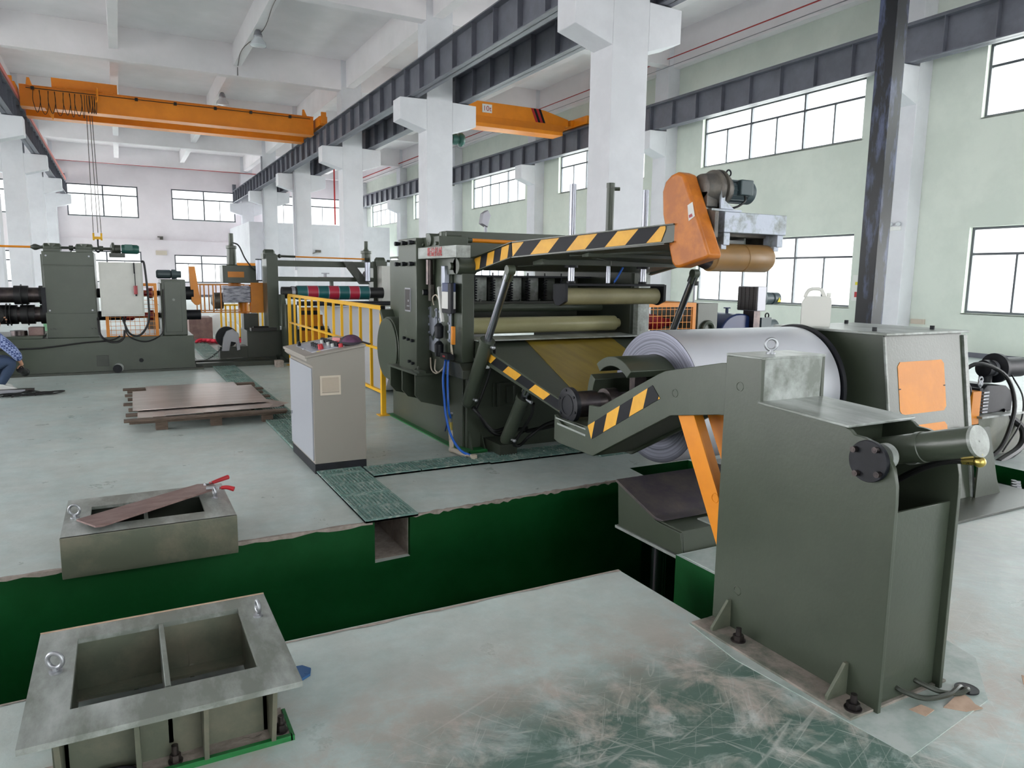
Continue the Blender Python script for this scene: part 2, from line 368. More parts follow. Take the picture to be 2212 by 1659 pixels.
# ================================================================ THE HALL
# floor slabs with the pit between them (tops z = 0)
PZ = -1.55
def slab(mb, pts, z0=PZ, z1=0.0):
    k = len(pts); o = len(mb.v)
    mb.mat(0).add([(x, y, z1) for x, y in pts], [tuple(range(k))])
    mb.mat(1)
    for i in range(k):
        a, b = pts[i], pts[(i + 1) % k]; mb.add([(a[0], a[1], z1), (b[0], b[1], z1), (b[0], b[1], z0), (a[0], a[1], z0)], [(0, 1, 2, 3)])
fl = MB()
slab(fl, [(-20, 4.55), (-.68, 4.68), (1.455, 4.70), (1.455, 58), (-20, 58)])
slab(fl, [(1.72, 4.72), (3.9, 4.84), (3.94, 5.1), (17.5, 5.1), (17.5, 58), (1.72, 58)])
slab(fl, [(4.62, 3.05), (6.0, 3.05), (6.0, 5.1), (4.62, 5.1)]); slab(fl, [(7.15, 3.05), (17.5, 3.05), (17.5, 5.1), (7.15, 5.1)]); slab(fl, [(6.0, 4.2), (7.15, 4.2), (7.15, 5.1), (6.0, 5.1)])
slab(fl, [(1.455, 4.70), (1.72, 4.72), (1.72, 58), (1.455, 58)], PZ, -.3)
slab(fl, [(-20, -9), (17.5, -9), (17.5, 2.56), (2.47, 2.56), (2.47, 3.27), (.59, 3.27), (-.68, 3.25), (-20, 3.15)])
slab(fl, [(2.93, 2.56), (17.5, 2.56), (17.5, 3.05), (2.93, 3.05)]); slab(fl, [(2.93, 3.05), (4.62, 3.05), (4.62, 3.3), (2.93, 3.3)])
slab(fl, [(1.455, 6.6), (1.72, 6.6), (1.72, 58), (1.455, 58)], -.3, -.028)
struct('floor', fl, ['floor', 'pitgreen'])
pf = MB(); pf.box(-20, 9.2, 2.5, 5.2, PZ - .1, PZ); struct('floor_pit', pf, 'pitfloor')
ch = MB(); ch.box(1.456, 1.719, 4.76, 6.5, -.31, -.297); ch.box(1.45, 1.459, 4.74, 6.5, -.3, -.03); ch.box(1.716, 1.724, 4.76, 6.5, -.3, -.03)
ch.box(1.45, 1.73, 6.5, 6.55, -.3, -.03)
struct('trim_1', ch, 'rawconc')
# chipped bare concrete arris along both pit edges
random.seed(3)
for nm, a, b, s in (('trim_2', (-3.2, 4.66), (1.44, 4.695), -1), ('trim_3', (1.73, 4.72), (3.9, 4.838), -1), ('trim_4', (-3.2, 3.235), (2.47, 3.265), 1)):
    e = MB(); n = 60; ps = []
    for i in range(n + 1):
        t = i / n; ps.append((a[0] + (b[0] - a[0]) * t, a[1] + (b[1] - a[1]) * t, .008 + .022 * random.random() ** 2))
    for i in range(n):
        p, q = ps[i], ps[i + 1]
        e.add([(p[0], p[1] - s * p[2], .0025), (q[0], q[1] - s * q[2], .0025), (q[0], q[1] + s * .003, .0025), (p[0], p[1] + s * .003, .0025),
               (p[0], p[1] + s * .003, -p[2] * .9), (q[0], q[1] + s * .003, -q[2] * .9)], [(0, 1, 2, 3), (3, 2, 5, 4)])
    struct(nm, e, 'rawconc')
# raised trowelled apron round the arm stand, and floor joint
ap = MB(); ap.prism([(2.40, 1.42), (3.02, 1.50), (3.32, 1.72), (3.45, 2.2), (3.75, 2.75), (4.45, 3.0), (4.45, 3.28), (2.95, 3.28), (2.95, 2.6), (2.38, 2.56), (2.33, 2.2)], 'z', .0, .004)
struct('floor_apron', ap, pm('pale trowelled epoxy', (150, 164, 158), .45, c2=(176, 184, 180), scale=6, bump=.15, bscale=18))

def wall(name, ax, c, th, u0, u1, z0, z1, holes, mat):
    """wall in the plane ax = c with rectangular holes (u0, u1, z0, z1)"""
    mb = MB(); zs = sorted({z0, z1} | {h[2] for h in holes} | {h[3] for h in holes}); zs = [z for z in zs if z0 <= z <= z1]
    for za, zb in zip(zs, zs[1:]):
        cur = u0
        for h in sorted(h for h in holes if h[2] <= za + 1e-6 and h[3] >= zb - 1e-6):
            if h[0] > cur: mb.box(*((c, c + th, cur, h[0]) if ax == 'x' else (cur, h[0], c, c + th)), za, zb)
            cur = h[1]
        if cur < u1: mb.box(*((c, c + th, cur, u1) if ax == 'x' else (cur, u1, c, c + th)), za, zb)
    return struct(name, mb, mat)
ROOF = 9.9
rw = []; 
for k in range(-2, 6):
    y0 = 4.06 + 9 * k
    if k == 5: y0 = 49.3; y1 = 55.3
    y1 = y0 + 6.0
    if k == -1: rw += [(max(y0, -8.9), y1, 5.35, 6.93), (max(y0, -8.9), y1, 0, 4.4)]  # out of view: doorway added to throw light on the near stand
    elif y1 > -8.5: rw += [(max(y0, -8.9), y1, 5.35, 6.93), (max(y0, -8.9), y1, 1.0, 2.95)]
wall('wall_right', 'x', 17.2, .28, -9, 57.3, 0, ROOF, rw, 'mint')
ew = [(-2.8, 1.4, 5.35, 7.45), (3.47, 7.65, 5.35, 7.45), (-10.3, -6.1, 5.35, 7.45), (9.6, 15.4, 5.35, 7.45), (-2.8, 1.4, 1.0, 3.1), (3.47, 7.0, 1.0, 2.95), (-10.3, -6.1, 1.0, 3.0)]
wall('wall_back', 'y', 57.0, .28, -18, 17.5, 0, ROOF, ew, 'wall')
lw = []
lw += [(4, 10.5, 0, 5.0), (13, 19.5, 0, 5.0), (39.5, 46.5, 0, 5.0)]  # unseen doorways, added to bring daylight to the left floor and far end
for k in (-1, 2, 3, 5): lw += [(4.06 + 9 * k, 10.06 + 9 * k, 5.35, 6.93), (4.06 + 9 * k, 10.06 + 9 * k, 1.0, 2.95)]
wall('wall_left', 'x', -15.5, .28, -9, 57.3, 0, ROOF, lw, 'wall')
fw = [(9.5, 15.5, 5.35, 6.93), (-2.5, 6.5, 5.35, 6.93), (-2.5, 6.5, 1.0, 2.95)]  # unseen windows behind the camera; the low one is added to brighten front faces
wall('wall_front', 'y', -9.0, .28, -18, 17.5, 0, ROOF, fw, 'wall')
struct('ceiling', MB().box(-18, 17.6, -9.3, 57.4, ROOF, ROOF + .25), 'ceil')
struct('baseboard_right', MB().box(17.18, 17.2, -9, 57, 0, .11), 'steel_dk')
gd = MB().box(-60, 80, -60, 120, -2.2, -2.0); struct('ground_outside', gd, pm('outside ground', (196, 194, 190), .9))

# windows: frame with a transom row and sliding panes; one glazing sheet each
WN = [0]
def window(ax, c, u0, u1, z0, z1, src=None, units=3):
    WN[0] += 1; nm = 'window_%d' % WN[0]; w = u1 - u0; h = z1 - z0
    if src is not None:
        o = dup(src); o.name = nm
    else:
        mb = MB(); t = .055 if ax[0] == 'x' else .085; zt = h * .69
        mb.box(0, w, -.03, .03, 0, t); mb.box(0, w, -.03, .03, h - t, h); mb.box(0, w, -.03, .03, zt - t / 2, zt + t / 2)
        for i in range(units + 1):
            x = w * i / units; x = min(max(x, t / 2), w - t / 2); mb.box(x - t / 2, x + t / 2, -.035, .035, 0, h)
            if i < units: xm = w * (i + .5) / units; mb.box(xm - .022, xm + .022, -.02, .02, 0, zt)
        o = obj(nm, mb, 'winframe'); o['kind'] = 'structure'
        BASE[o.name] = Vector(); obj('pane', MB().box(.01, w - .01, -.004, .004, .01, h - .01), 'glass', o)
        obj('sill', MB().box(-.02, w + .02, -.16, -.03, -.03, -.002), 'sill', o)
    if ax == 'x+': o.location = (c, u1, z0); o.rotation_euler = (0, 0, -math.pi / 2)
    elif ax == 'x-': o.location = (c, u0, z0); o.rotation_euler = (0, 0, math.pi / 2)
    elif ax == 'y+': o.location = (u0, c, z0)
    else: o.location = (u1, c, z0); o.rotation_euler = (0, 0, math.pi)
    return o
proto = {}
def win(ax, c, u0, u1, z0, z1, units):
    k = (ax[0], round(u1 - u0, 2), round(z1 - z0, 2)); o = window(ax, c, u0, u1, z0, z1, proto.get(k), units); proto.setdefault(k, o)
for h in rw:
    if h[2] > 0: win('x+', 17.36, *h, 3)
for h in ew: win('y+', 57.14, *h, 2)
for h in lw[3:]: win('x-', -15.36, *h, 3)
for h in fw: win('y-', -8.86, *h, 3)
def portal(name, ax, sgn, c, u0, u1, z0, z1):
    d = bpy.data.lights.new(name, 'AREA'); d.shape = 'RECTANGLE'; o = bpy.data.objects.new(name, d); COL.objects.link(o)
    d.size = u1 - u0; d.size_y = z1 - z0; d.cycles.is_portal = True; m = ((u0 + u1) / 2, (z0 + z1) / 2)
    if ax == 'x': o.location = (c, m[0], m[1]); o.rotation_euler = (math.pi / 2, 0, sgn * math.pi / 2)
    else: o.location = (m[0], c, m[1]); o.rotation_euler = (math.pi / 2 * (1 if sgn > 0 else -1), 0, 0) if False else (math.pi / 2, 0, math.pi if sgn < 0 else 0)
    return o
# portals only guide the sampling of daylight through the openings (they give no light of their own)
for h in rw: portal('daylight_portal', 'x', 1, 17.5, *h)
for h in ew[:2]: portal('daylight_portal', 'y', -1, 57.3, *h)
for h in fw: portal('daylight_portal', 'y', 1, -9.05, *h)
for h in lw: portal('daylight_portal', 'x', -1, -15.55, *h)

# columns with corbels, crane runways, roof beams
def column(x0, x1, y, corb_l, corb_r):
    mb = MB(); mb.box(x0, x1, y, y + .7, 0, ROOF)
    o = struct('column', mb, 'conc', bev=.012)
    for x, t in ((x0, corb_l), (x1, corb_r)):
        if t is None: continue
        c = MB().prism([(x, 5.82), (t, 6.06), (t, 6.65), (x, 6.67)], 'y', y, y + .6); obj('corbel', c, 'conc', o, bev=.01)
    return o
YS = [11.3 + 9 * k for k in range(-2, 6)]
c0 = None
for y in YS:
    for i, (x0, x1, a, b) in enumerate(((8.0, 8.8, 7.2, 9.55), (-4.15, -3.35, -5.0, -2.5), (16.72, 17.2, 16.02, None), (-15.22, -14.75, None, -14.1))):
        column(x0, x1, y, a, b)
def ibeam(x, y0, y1, z0=6.68, z1=7.5, w=.3, cut=1.12, mat='steel_dk'):
    mb = MB(); mb.box(x - w / 2, x + w / 2, y0, y1, z0, z0 + .025); mb.box(x - w / 2 - .02, x + w / 2 + .02, y0, y1, z1 - .03, z1); mb.box(x - .01, x + .01, y0, y1, z0, z1)
    n = max(1, round((y1 - y0) / cut))
    for i in range(n + 1):
        y = y0 + .03 + (y1 - y0 - .06) * i / n; mb.box(x - w / 2 + .015, x + w / 2 - .015, y - .008, y + .008, z0 + .02, z1 - .02)
    mb.box(x - w / 2, x + w / 2, y0, y0 + .02, z0, z1); mb.box(x - w / 2, x + w / 2, y1 - .02, y1, z0, z1)
    mb.box(x - .035, x + .035, y0, y1, z1, z1 + .09)
    return struct('runway_beam', mb, mat)
for x in (7.6, 9.18, -2.92, 16.38):
    for y in YS[:-1]:
        ibeam(x, y + .35 + .01, y + 9.35 - .01)
    st = MB().box(x - .12, x + .12, 56.75, 56.9, 7.5, 8.0); struct('runway_end_beam', st, 'steel_dk')
# bearing plates on the corbels
for y in YS:
    for x in (7.6, 9.18, -2.92, 16.38): struct('trim_5', MB().box(x - .2, x + .2, y + .1, y + .6, 6.655, 6.682), 'steel_dk')
for y in YS:
    struct('roof_beam', MB().box(-15.2, 17.2, y + .02, y + .4, 8.8, ROOF), 'ceil', bev=.01)
for x, w, z in ((-11.9, .28, 9.15), (-8.0, .28, 9.15), (-3.9, .32, 8.9), (.1, .28, 9.15), (4.06, .28, 9.15), (8.2, .32, 8.9), (11.0, .28, 9.15), (13.95, .28, 9.15), (16.9, .3, 8.75), (-15.2, .3, 8.75)):
    struct('roof_beam', MB().box(x, x + w, -9, 57, z, ROOF), 'ceil', bev=.01)
struct('roof_beam', MB().box(-15.2, 17.2, 56.6, 57, 9.3, ROOF), 'ceil')
struct('wall_partition', MB().box(7.2, 16.2, 48.0, 48.2, 0, 4.87).box(7.2, 7.4, 48.2, 57, 0, 4.87).box(16.0, 16.2, 48.2, 57, 0, 4.87).box(7.4, 16, 48.2, 57, 4.75, 4.87), 'conc')
struct('wall_ledge', MB().box(-14.9, 7.2, 56.9, 57, 3.9, 3.93), 'wall')
struct('baseboard_back', MB().box(-15, 7.2, 56.97, 57, 0, .15), 'steel_dk')
# free-standing dark post behind the coil stand
struct('steel_column', MB().box(10.58, 10.86, 7.6, 7.9, 0, ROOF), 'steel_post', bev=.004)
# pipes along the walls
def pipe(pts, r, mat, label, cat='pipe', **k): return solo('fire_pipe', MB().tube(pts, r, 8, 0), mat, label, cat, **k)
pipe([(16.66, -8, 9.0), (16.66, 56.6, 9.0)], .04, 'pipe', 'long red fire pipe running high along the window wall', group=None)
pipe([(-14, 56.2, 8.75), (12.0, 56.2, 8.75)], .035, 'pipe', 'red fire pipe crossing high on the far end wall')
pipe([(12.4, 47.5, 9.1), (12.4, 47.5, 4.87)], .05, 'pipe', 'red riser pipe dropping to the white partition room roof')
cd = MB().tube([(16.60, 3, 8.72), (16.60, 56, 8.72)], .02, 6, 0)
solo('conduit', cd, 'galv', 'thin grey conduit above the red pipe on the window wall', 'conduit')
solo('conductor_bar', MB().box(-2.79, -2.73, -8, 56.6, 7.56, 7.66).box(-2.78, -2.74, -8, 56.6, 7.69, 7.72), 'pinkbar', 'pink-lit conductor rail along the left crane runway', 'rail')
# ================================================================ COIL STAND WITH SWING ARM (near, right)
def eyebolt(parent, p, R=.026, r=.0075, rot=(1, 0, 0), mat='zinc', name='eye_bolt'):
    p = Vector(p); mb = MB(); mb.cyl(p, p + V(0, 0, .008), R * .8, n=16); mb.cyl(p + V(0, 0, .006), p + V(0, 0, .022), r * 1.3, n=10); mb.torus(p + V(0, 0, .018 + R), rot, R, r, 24, 10)
    return obj(name, mb, mat, parent)
st = thing('coil_support_stand', 'olive steel stand with a sloping swing arm holding the near end of the coil mandrel', 'machine', (2.73, 2.1, 0))
side = [(2.555, .0), (2.555, 1.325), (2.338, 1.333), (2.332, 1.128), (1.90, 1.108), (1.865, 1.098), (1.845, 1.082), (1.80, 1.08), (1.745, 1.066), (1.70, 1.035), (1.668, .985), (1.652, .92), (1.648, .85), (1.642, .0)]
for x in (2.525, 2.923): obj('side_plate', MB().prism(side, 'x', x, x + .02), 'olive', st, bev=.002)
obj('front_panel', MB().box(2.545, 2.923, 1.675, 1.687, .0, .805), 'olive', st, bev=.002)
obj('back_panel', MB().box(2.545, 2.923, 2.54, 2.555, .0, .75), 'olive', st); obj('inner_stiffener', MB().box(2.545, 2.923, 2.0, 2.012, .8, 1.10), 'olive', st)
bt = MB().box(2.545, 2.923, 2.336, 2.348, 1.12, 1.33).box(2.525, 2.943, 2.335, 2.558, 1.326, 1.338)
obj('top_block', bt, 'olive_top', st, bev=.003)
cv = MB(); cv.prism([(2.345, 1.126), (1.872, 1.104), (1.868, 1.116), (2.345, 1.138)], 'x', 2.522, 2.946)
obj('top_cover', cv, 'olive_top', st, bev=.003)
eyebolt(st, (2.70, 2.45, 1.338), .027, .0075, (.5, 1, 0))
bp = MB().box(2.39, 3.0, 1.66, 2.555, .003, .014); obj('base_plate', bp, pm('dusty grouted plate', (146, 136, 128), .8, c2=(100, 102, 92), scale=7, lo=.42, hi=.62, bump=.3), st, bev=.002)
for y in (2.44, 1.79): obj('gusset', MB().prism([(2.525, .014), (2.41, .014), (2.41, .03), (2.505, .15), (2.525, .15)], 'y', y - .007, y + .007), 'olive_dirty', st, bev=.0015)
for y in (2.31, 1.70):
    b = MB(); p = V(2.455, y, .014); b.cyl(p, p + V(0, 0, .006), .034, n=16); b.cyl(p + V(0, 0, .006), p + V(0, 0, .028), .026, n=6); b.cyl(p, p + V(0, 0, .062), .013, n=12); obj('anchor_bolt', b, 'darksteel', st)
fl_ = MB(); fl_.cyl((2.527, 1.765, .995), (2.505, 1.765, .995), .082, n=40); fl = obj('pivot_flange', fl_, 'black', st, bev=.002)
for a in (35, 125, 215, 305):
    p = V(2.506, 1.765 + .066 * math.cos(math.radians(a)), .995 + .066 * math.sin(math.radians(a))); b = MB().cyl(p, p + V(-.02, 0, 0), .012, n=16).cyl(p + V(-.018, 0, 0), p + V(-.021, 0, 0), .006, n=6)
    obj('socket_bolt', b, 'darksteel', fl)
for (y, z) in ((2.46, 1.19), (2.4, .21)): obj('plug_cap', MB().torus((2.5245, y, z), (1, 0, 0), .021, .0022, 28, 6), 'olive', st)
# hydraulic cylinder sticking out towards the camera
ca, cb = V(2.73, 2.05, .93), V(2.73, 1.483, 1.112); cd_ = (cb - ca).normalized()
cy = MB(); cy.lathe(ca, cb - ca, [(0, .058), (.36, .058), (.362, .0615), (.385, .0615), (.387, .058), ((cb - ca).length - .012, .0585)], 40); cyo = obj('hydraulic_cylinder', cy, 'olive', st)
obj('end_cap', MB().cyl(cb - cd_ * .013, cb, .0595, n=40).cyl(cb, cb + cd_ * .001, .004, n=10), 'olive_top', cyo)
for xa, xb in ((2.625, 2.66), (2.80, 2.90)): obj('trunnion_ring', MB().cyl((xa, 1.79, .995), (xb, 1.79, .995), .052, n=32), 'olive_top', st)
hp = MB().tube([(2.73, 1.505, 1.028), (2.74, 1.56, 1.02), (2.75, 1.64, .99), (2.76, 1.74, .93), (2.77, 1.84, .84), (2.78, 1.9, .7)], .0125, 10); obj('hydraulic_hose', hp, 'rubber', st)
obj('hose_fitting', MB().cyl((2.732, 1.535, 1.026), (2.73, 1.49, 1.034), .0145, n=6).sphere((2.73, 1.475, 1.036), .021).cyl((2.73, 1.475, 1.036), (2.73, 1.478, 1.065), .011, n=8), 'brass', st)
# swing arm
arm_poly = [(2.42, 1.30), (2.60, 1.285), (3.0, 1.20), (3.06, 1.175), (3.60, .905), (3.715, .897), (3.72, .765), (3.80, .74), (3.86, .735)]
arc = [(3.995 + .135 * math.cos(math.radians(a)), .84 + .135 * math.sin(math.radians(a))) for a in (225, 250, 275, 300, 325)]
arm_poly += [(3.89, .75), (3.93, .725), (3.98, .715), (4.03, .72), (4.08, .75), (4.12, .77), (4.12, .60), (4.05, .585), (3.66, .585), (2.95, .965), (2.60, 1.03), (2.42, 1.05)]
am = obj('swing_arm', MB().prism(arm_poly, 'x', 2.535, 2.56).prism([(y, z - .02) for y, z in arm_poly], 'x', 2.83, 2.855).prism([(3.66, .585), (2.95, .965), (2.60, 1.03), (2.60, 1.045), (2.96, .985), (3.67, .60)], 'x', 2.56, 2.83)
         .prism([(3.70, .60), (3.70, .75), (4.10, .75), (4.10, .60)], 'x', 2.56, 2.83), 'olive', st, bev=.003)
U = (0, -3.057 + 3.701, .784 - 1.124); O = V(2.534, 3.672, .690); Uv = V(0, 3.017 - 3.656, 1.052 - .696).normalized(); Nn = V(0, Uv.z, -Uv.y) * -1
tp = tape(O, Uv, V(0, -Uv.z, Uv.y) * -1, [(0, 0), (.728, 0), (.70, .088), (.0, .090)][::1], .142, .98, 1, off=.002)
tp.v = [V(2.5345 - abs(p.x - 2.534) - .0008, p.y, p.z) for p in tp.v]; obj('hazard_tape', tp, ['tape_y', 'tape_k'], am)
ln = MB().bar((2.5335, 3.74, .70), (2.5335, 4.08, .715), .004, .012).bar((2.5335, 3.74, .74), (2.5335, 4.1, .75), .004, .008); obj('weld_seam', ln, 'olive_top', am)
obj('plug_cap', MB().torus((2.5345, 2.92, 1.09), (1, 0, 0), .021, .0022, 28, 6), 'olive', am)
for x in (2.575, 2.775):
    s2 = MB(); s2.bar((x, 2.88, 1.0), (x, 2.50, .30), .012, .115, up=(0, 1, 0)); s2.bar((x + .03, 2.825, 1.0), (x + .03, 2.455, .30), .06, .012, up=(0, 1, .5)); obj('strut', s2, 'orange', am, bev=.002)
obj('plug_cap', MB().torus((2.5685, 2.625, .60), (1, 0, 0), .023, .0025, 28, 6), 'orange', am)
# oil lines out of the panel foot into a sleeve in the floor
ol = MB().tube([(2.686, 1.70, .060), (2.69, 1.655, .05), (2.76, 1.60, .028), (2.88, 1.575, .026), (2.97, 1.585, .03), (3.015, 1.585, -.03)], .0105, 8)
ol.tube([(2.80, 1.70, .060), (2.81, 1.65, .052), (2.86, 1.60, .03), (2.93, 1.565, .022), (2.99, 1.565, .024), (3.02, 1.60, -.04)], .0105, 8)
obj('oil_line', ol, 'olive_dk', st)
solo('pipe_sleeve', MB().ring((3.02, 1.585, -.06), (3.02, 1.585, .010), .045, .039, 28).cyl((3.02, 1.585, .0085), (3.02, 1.585, .0095), .039, n=24), 'black', 'round black sleeve in the floor that the two oil lines enter', 'sleeve')
def scrap(pts, z, label, k):
    mb = MB().hull_plate([(x, y, z + dz) for x, y, dz in pts], (0, 0, .003)); return solo('cardboard_scrap', mb, 'card', label, 'scrap')
scrap([(2.665, 1.605, 0), (2.735, 1.60, .004), (2.75, 1.555, .002), (2.68, 1.545, 0)], .002, 'small square brown cardboard scrap on the floor by the stand foot', 1)
scrap([(2.80, 1.55, 0), (2.90, 1.565, .01), (2.965, 1.56, .004), (2.96, 1.535, .002), (2.93, 1.50, .006), (2.94, 1.475, 0), (2.855, 1.49, 0)], .002, 'torn pointed cardboard scrap beside the black floor sleeve', 2)
scrap([(3.28, 1.50, 0), (3.31, 1.525, .02), (3.36, 1.45, .01), (3.33, 1.42, 0)], .002, 'curled cardboard scrap lying alone on the pale aisle floor', 3)

# ================================================================ COIL, UNCOILER
CY, CZ = 4.02, .855
def arcseg(mb, x0, x1, ri, ro, a0, a1, n=14):
    vs_ = []
    for x in (x0, x1):
        for r in (ro, ri):
            for i in range(n + 1):
                a = math.radians(a0 + (a1 - a0) * i / n); vs_.append((x, CY + r * math.cos(a), CZ + r * math.sin(a)))
    k = n + 1; fs = []
    for i in range(n): fs += [(i, i + 1, 2 * k + i + 1, 2 * k + i), (k + i, 3 * k + i, 3 * k + i + 1, k + i + 1), (i, k + i, k + i + 1, i + 1), (2 * k + i, 2 * k + i + 1, 3 * k + i + 1, 3 * k + i)]
    fs += [(0, 2 * k, 3 * k, k), (n, k + n, 3 * k + n, 2 * k + n)]
    mb.add(vs_, fs)
ck = MB(); n = 96
pr = [(3.30, .303)] + [(3.30 + .0006 * math.sin(i * 2.4) ** 2, .303 + (.47 - .303) * i / 12) for i in range(1, 12)] + [(3.302, .468), (3.306, .47)]
ck.mat(0).lathe((0, 0, 0), (1, 0, 0), [(x, r) for x, r in pr], n, closed=False)
ck.mat(1).lathe((0, 0, 0), (1, 0, 0), [(3.306, .47), (4.662, .47)], n, closed=False)
ck.mat(0).lathe((0, 0, 0), (1, 0, 0), [(4.662, .47), (4.665, .303)], n, closed=False).lathe((0, 0, 0), (1, 0, 0), [(4.665, .303), (3.30, .303)], n, closed=False)
co = obj('steel_coil', ck, ['coil_edge', 'coil_side'], None, ang=30); co.location = (0, CY, CZ); co['label'] = 'silver grey steel sheet coil wound on the mandrel over the pit'; co['category'] = 'coil'
un = thing('uncoiler', 'olive uncoiler headstock with orange inspection panel and expanding mandrel', 'machine', (5.3, 4.0, 0))
for a0, a1 in ((50, 133), (-66, 30), (170, 255)):
    mb = MB(); arcseg(mb, 2.93, 4.75, .235, .30, a0, a1); obj('mandrel_segment', mb, 'olive', un, bev=.004)
sh = MB(); sh.lathe((2.595, CY, CZ - .01), (1, 0, 0), [(0, .085), (.02, .088), (.19, .088), (.2, .07), (.26, .07), (.27, .095), (.36, .095), (.37, .06), (2.2, .06)], 36); sh.box(3.1, 3.2, CY - .2, CY - .02, CZ - .03, CZ + .03); sh.box(3.1, 3.2, CY - .03, CY + .03, CZ, CZ + .22)
sh.cyl((3.1, CY - .10, CZ + .05), (3.6, CY - .13, CZ + .1), .022, n=10)
so = obj('mandrel_shaft', sh, 'darksteel', un)
fp = MB().lathe((2.57, CY, CZ - .01), (1, 0, 0), [(0, .10), (.004, .118), (.035, .12), (.04, .11)], 40).ring((2.566, CY, CZ - .01), (2.571, CY, CZ - .01), .075, .062, 32)
for i in range(6):
    a = math.radians(60 * i + 20); p = V(2.571, CY + .1 * math.cos(a), CZ - .01 + .1 * math.sin(a)); fp.cyl(p, p + V(-.006, 0, 0), .009, n=8)
obj('shaft_flange', fp, 'black', so)
obj('backing_disc', MB().lathe((4.68, CY, CZ), (1, 0, 0), [(0, .46), (.004, .485), (.03, .49), (.034, .48), (.05, .44)], 72), 'black', un)
obj('disc_hub', MB().cyl((4.72, CY, CZ), (4.9, CY, CZ), .36, n=48), 'olive_dk', un)
fy = lambda z: 3.175 + .155 * z
hb = MB(); hb.prism([(3.175, .02), (3.376, 1.30), (4.33, 1.30), (4.45, .02)], 'x', 4.86, 5.80); obj('headstock_body', hb, 'olive', un, bev=.004)
obj('top_lid', MB().box(4.82, 5.83, 3.33, 4.36, 1.30, 1.318), 'olive_top', un, bev=.003)
for x, y in ((4.95, 3.52), (5.62, 3.50), (4.99, 4.1), (5.60, 4.26)): obj('cap_bolt', MB().cyl((x, y, 1.318), (x, y, 1.348), .017, n=18), 'black', un)
obj('edge_flange', MB().prism([(3.16, .02), (3.355, 1.28), (3.42, 1.28), (3.22, .02)], 'x', 5.80, 5.845), 'olive_top', un, bev=.002); obj('edge_flange', MB().prism([(3.165, .02), (3.362, 1.29), (3.377, 1.29), (3.18, .02)], 'x', 4.845, 4.865), 'olive_top', un, bev=.002)
def onface(x, z, o=0): return V(x, fy(z) - o * .988, z + o * .153)
def facepanel(x0, x1, z0, z1, c=.03, o=.004):
    pts = [(x0 + c, z0), (x1 - c, z0), (x1, z0 + c), (x1, z1 - c), (x1 - c, z1), (x0 + c, z1), (x0, z1 - c), (x0, z0 + c)]
    return MB().hull_plate([onface(x, z) for x, z in pts], onface(0, 0, o) - onface(0, 0))
obj('inspection_panel', facepanel(4.99, 5.55, .715, 1.10), 'orange', un)
for x in (5.0, 5.54): obj('panel_notch', MB().hull_plate([onface(x - .012, .90, .004), onface(x + .012, .90, .004), onface(x + .012, .908, .004), onface(x - .012, .908, .004)], (0, -.002, 0)), 'black', un)
obj('inspection_panel', facepanel(4.99, 5.55, .22, .63), 'orange', un)
gs = MB().prism([(5.80, .02), (6.15, .02), (6.08, .14), (5.90, .58), (5.80, .58)], 'y', 3.14, 3.155)
obj('side_gusset', gs, 'olive', un, bev=.002)
obj('base_plate', MB().box(4.72, 6.42, 2.86, 4.95, 0, .022), 'olive_dk', un, bev=.003)
# big plastic jug on the lid
jb = MB(); jx, jy, jz = 4.955, 4.06, 1.318; Rj = Matrix.Rotation(math.radians(-48), 3, 'Z')
jb.prism([(-.104, 0), (.104, 0), (.11, .008), (.11, .20), (.104, .232), (.085, .243), (-.06, .243), (-.085, .235), (-.105, .20), (-.11, .18), (-.11, .008)], 'y', -.062, .062)
jb.tube([(-.09, 0, .225), (-.075, 0, .272), (-.05, 0, .298), (0, 0, .302), (.028, 0, .295), (.045, 0, .268), (.06, 0, .235)], .0145, 10)
jb.v = [Rj @ p + V(jx, jy, jz) for p in jb.v]
jo = solo('jug', jb, 'jug', 'white plastic jug with a loop handle standing on the uncoiler lid', 'jug', bev=.008, seg=3)
pc = Rj @ V(.088, 0, 0) + V(jx, jy, jz); obj('jug_cap', MB().cyl(pc + V(0, 0, .238), pc + V(0, 0, .272), .016, n=16), 'jug', jo)
# coil car in the pit
cc = thing('coil_car', 'coil lifting car in the pit with a worn dark steel saddle', 'machine', (3.7, 3.8, PZ))
obj('saddle', MB().prism([(4.02, .275), (3.60, .137), (3.56, .130), (3.50, .142), (3.49, .150), (3.56, .148), (3.60, .156), (4.01, .292)], 'x', 2.985, 4.5), 'trough', cc, bev=.002)
obj('car_body', MB().prism([(4.0, .262), (3.58, .122), (3.54, .118), (3.34, .115), (3.32, -.03), (3.98, -.04)], 'x', 2.995, 3.012).prism([(4.0, .27), (3.56, .125), (3.34, .125), (3.32, -.02), (3.98, -.03)], 'x', 3.012, 4.45), 'olive', cc, bev=.003)
obj('saddle_lip', MB().box(3.25, 4.45, 3.30, 3.47, .126, .136), 'olive_top', cc)
obj('body_flange', MB().box(2.98, 4.46, 3.29, 4.0, -.055, -.035), 'olive_top', cc, bev=.002)
obj('lift_rod', MB().cyl((3.26, 3.86, -1.3), (3.26, 3.86, -.05), .045, n=28).cyl((3.36, 3.93, -1.3), (3.36, 3.93, -.05), .03, n=20), 'chrome', cc)
obj('lift_base', MB().box(3.05, 4.3, 3.5, 4.2, PZ, -1.3).cyl((3.26, 3.86, -1.32), (3.26, 3.86, -.95), .07, n=24), 'olive_dk', cc)
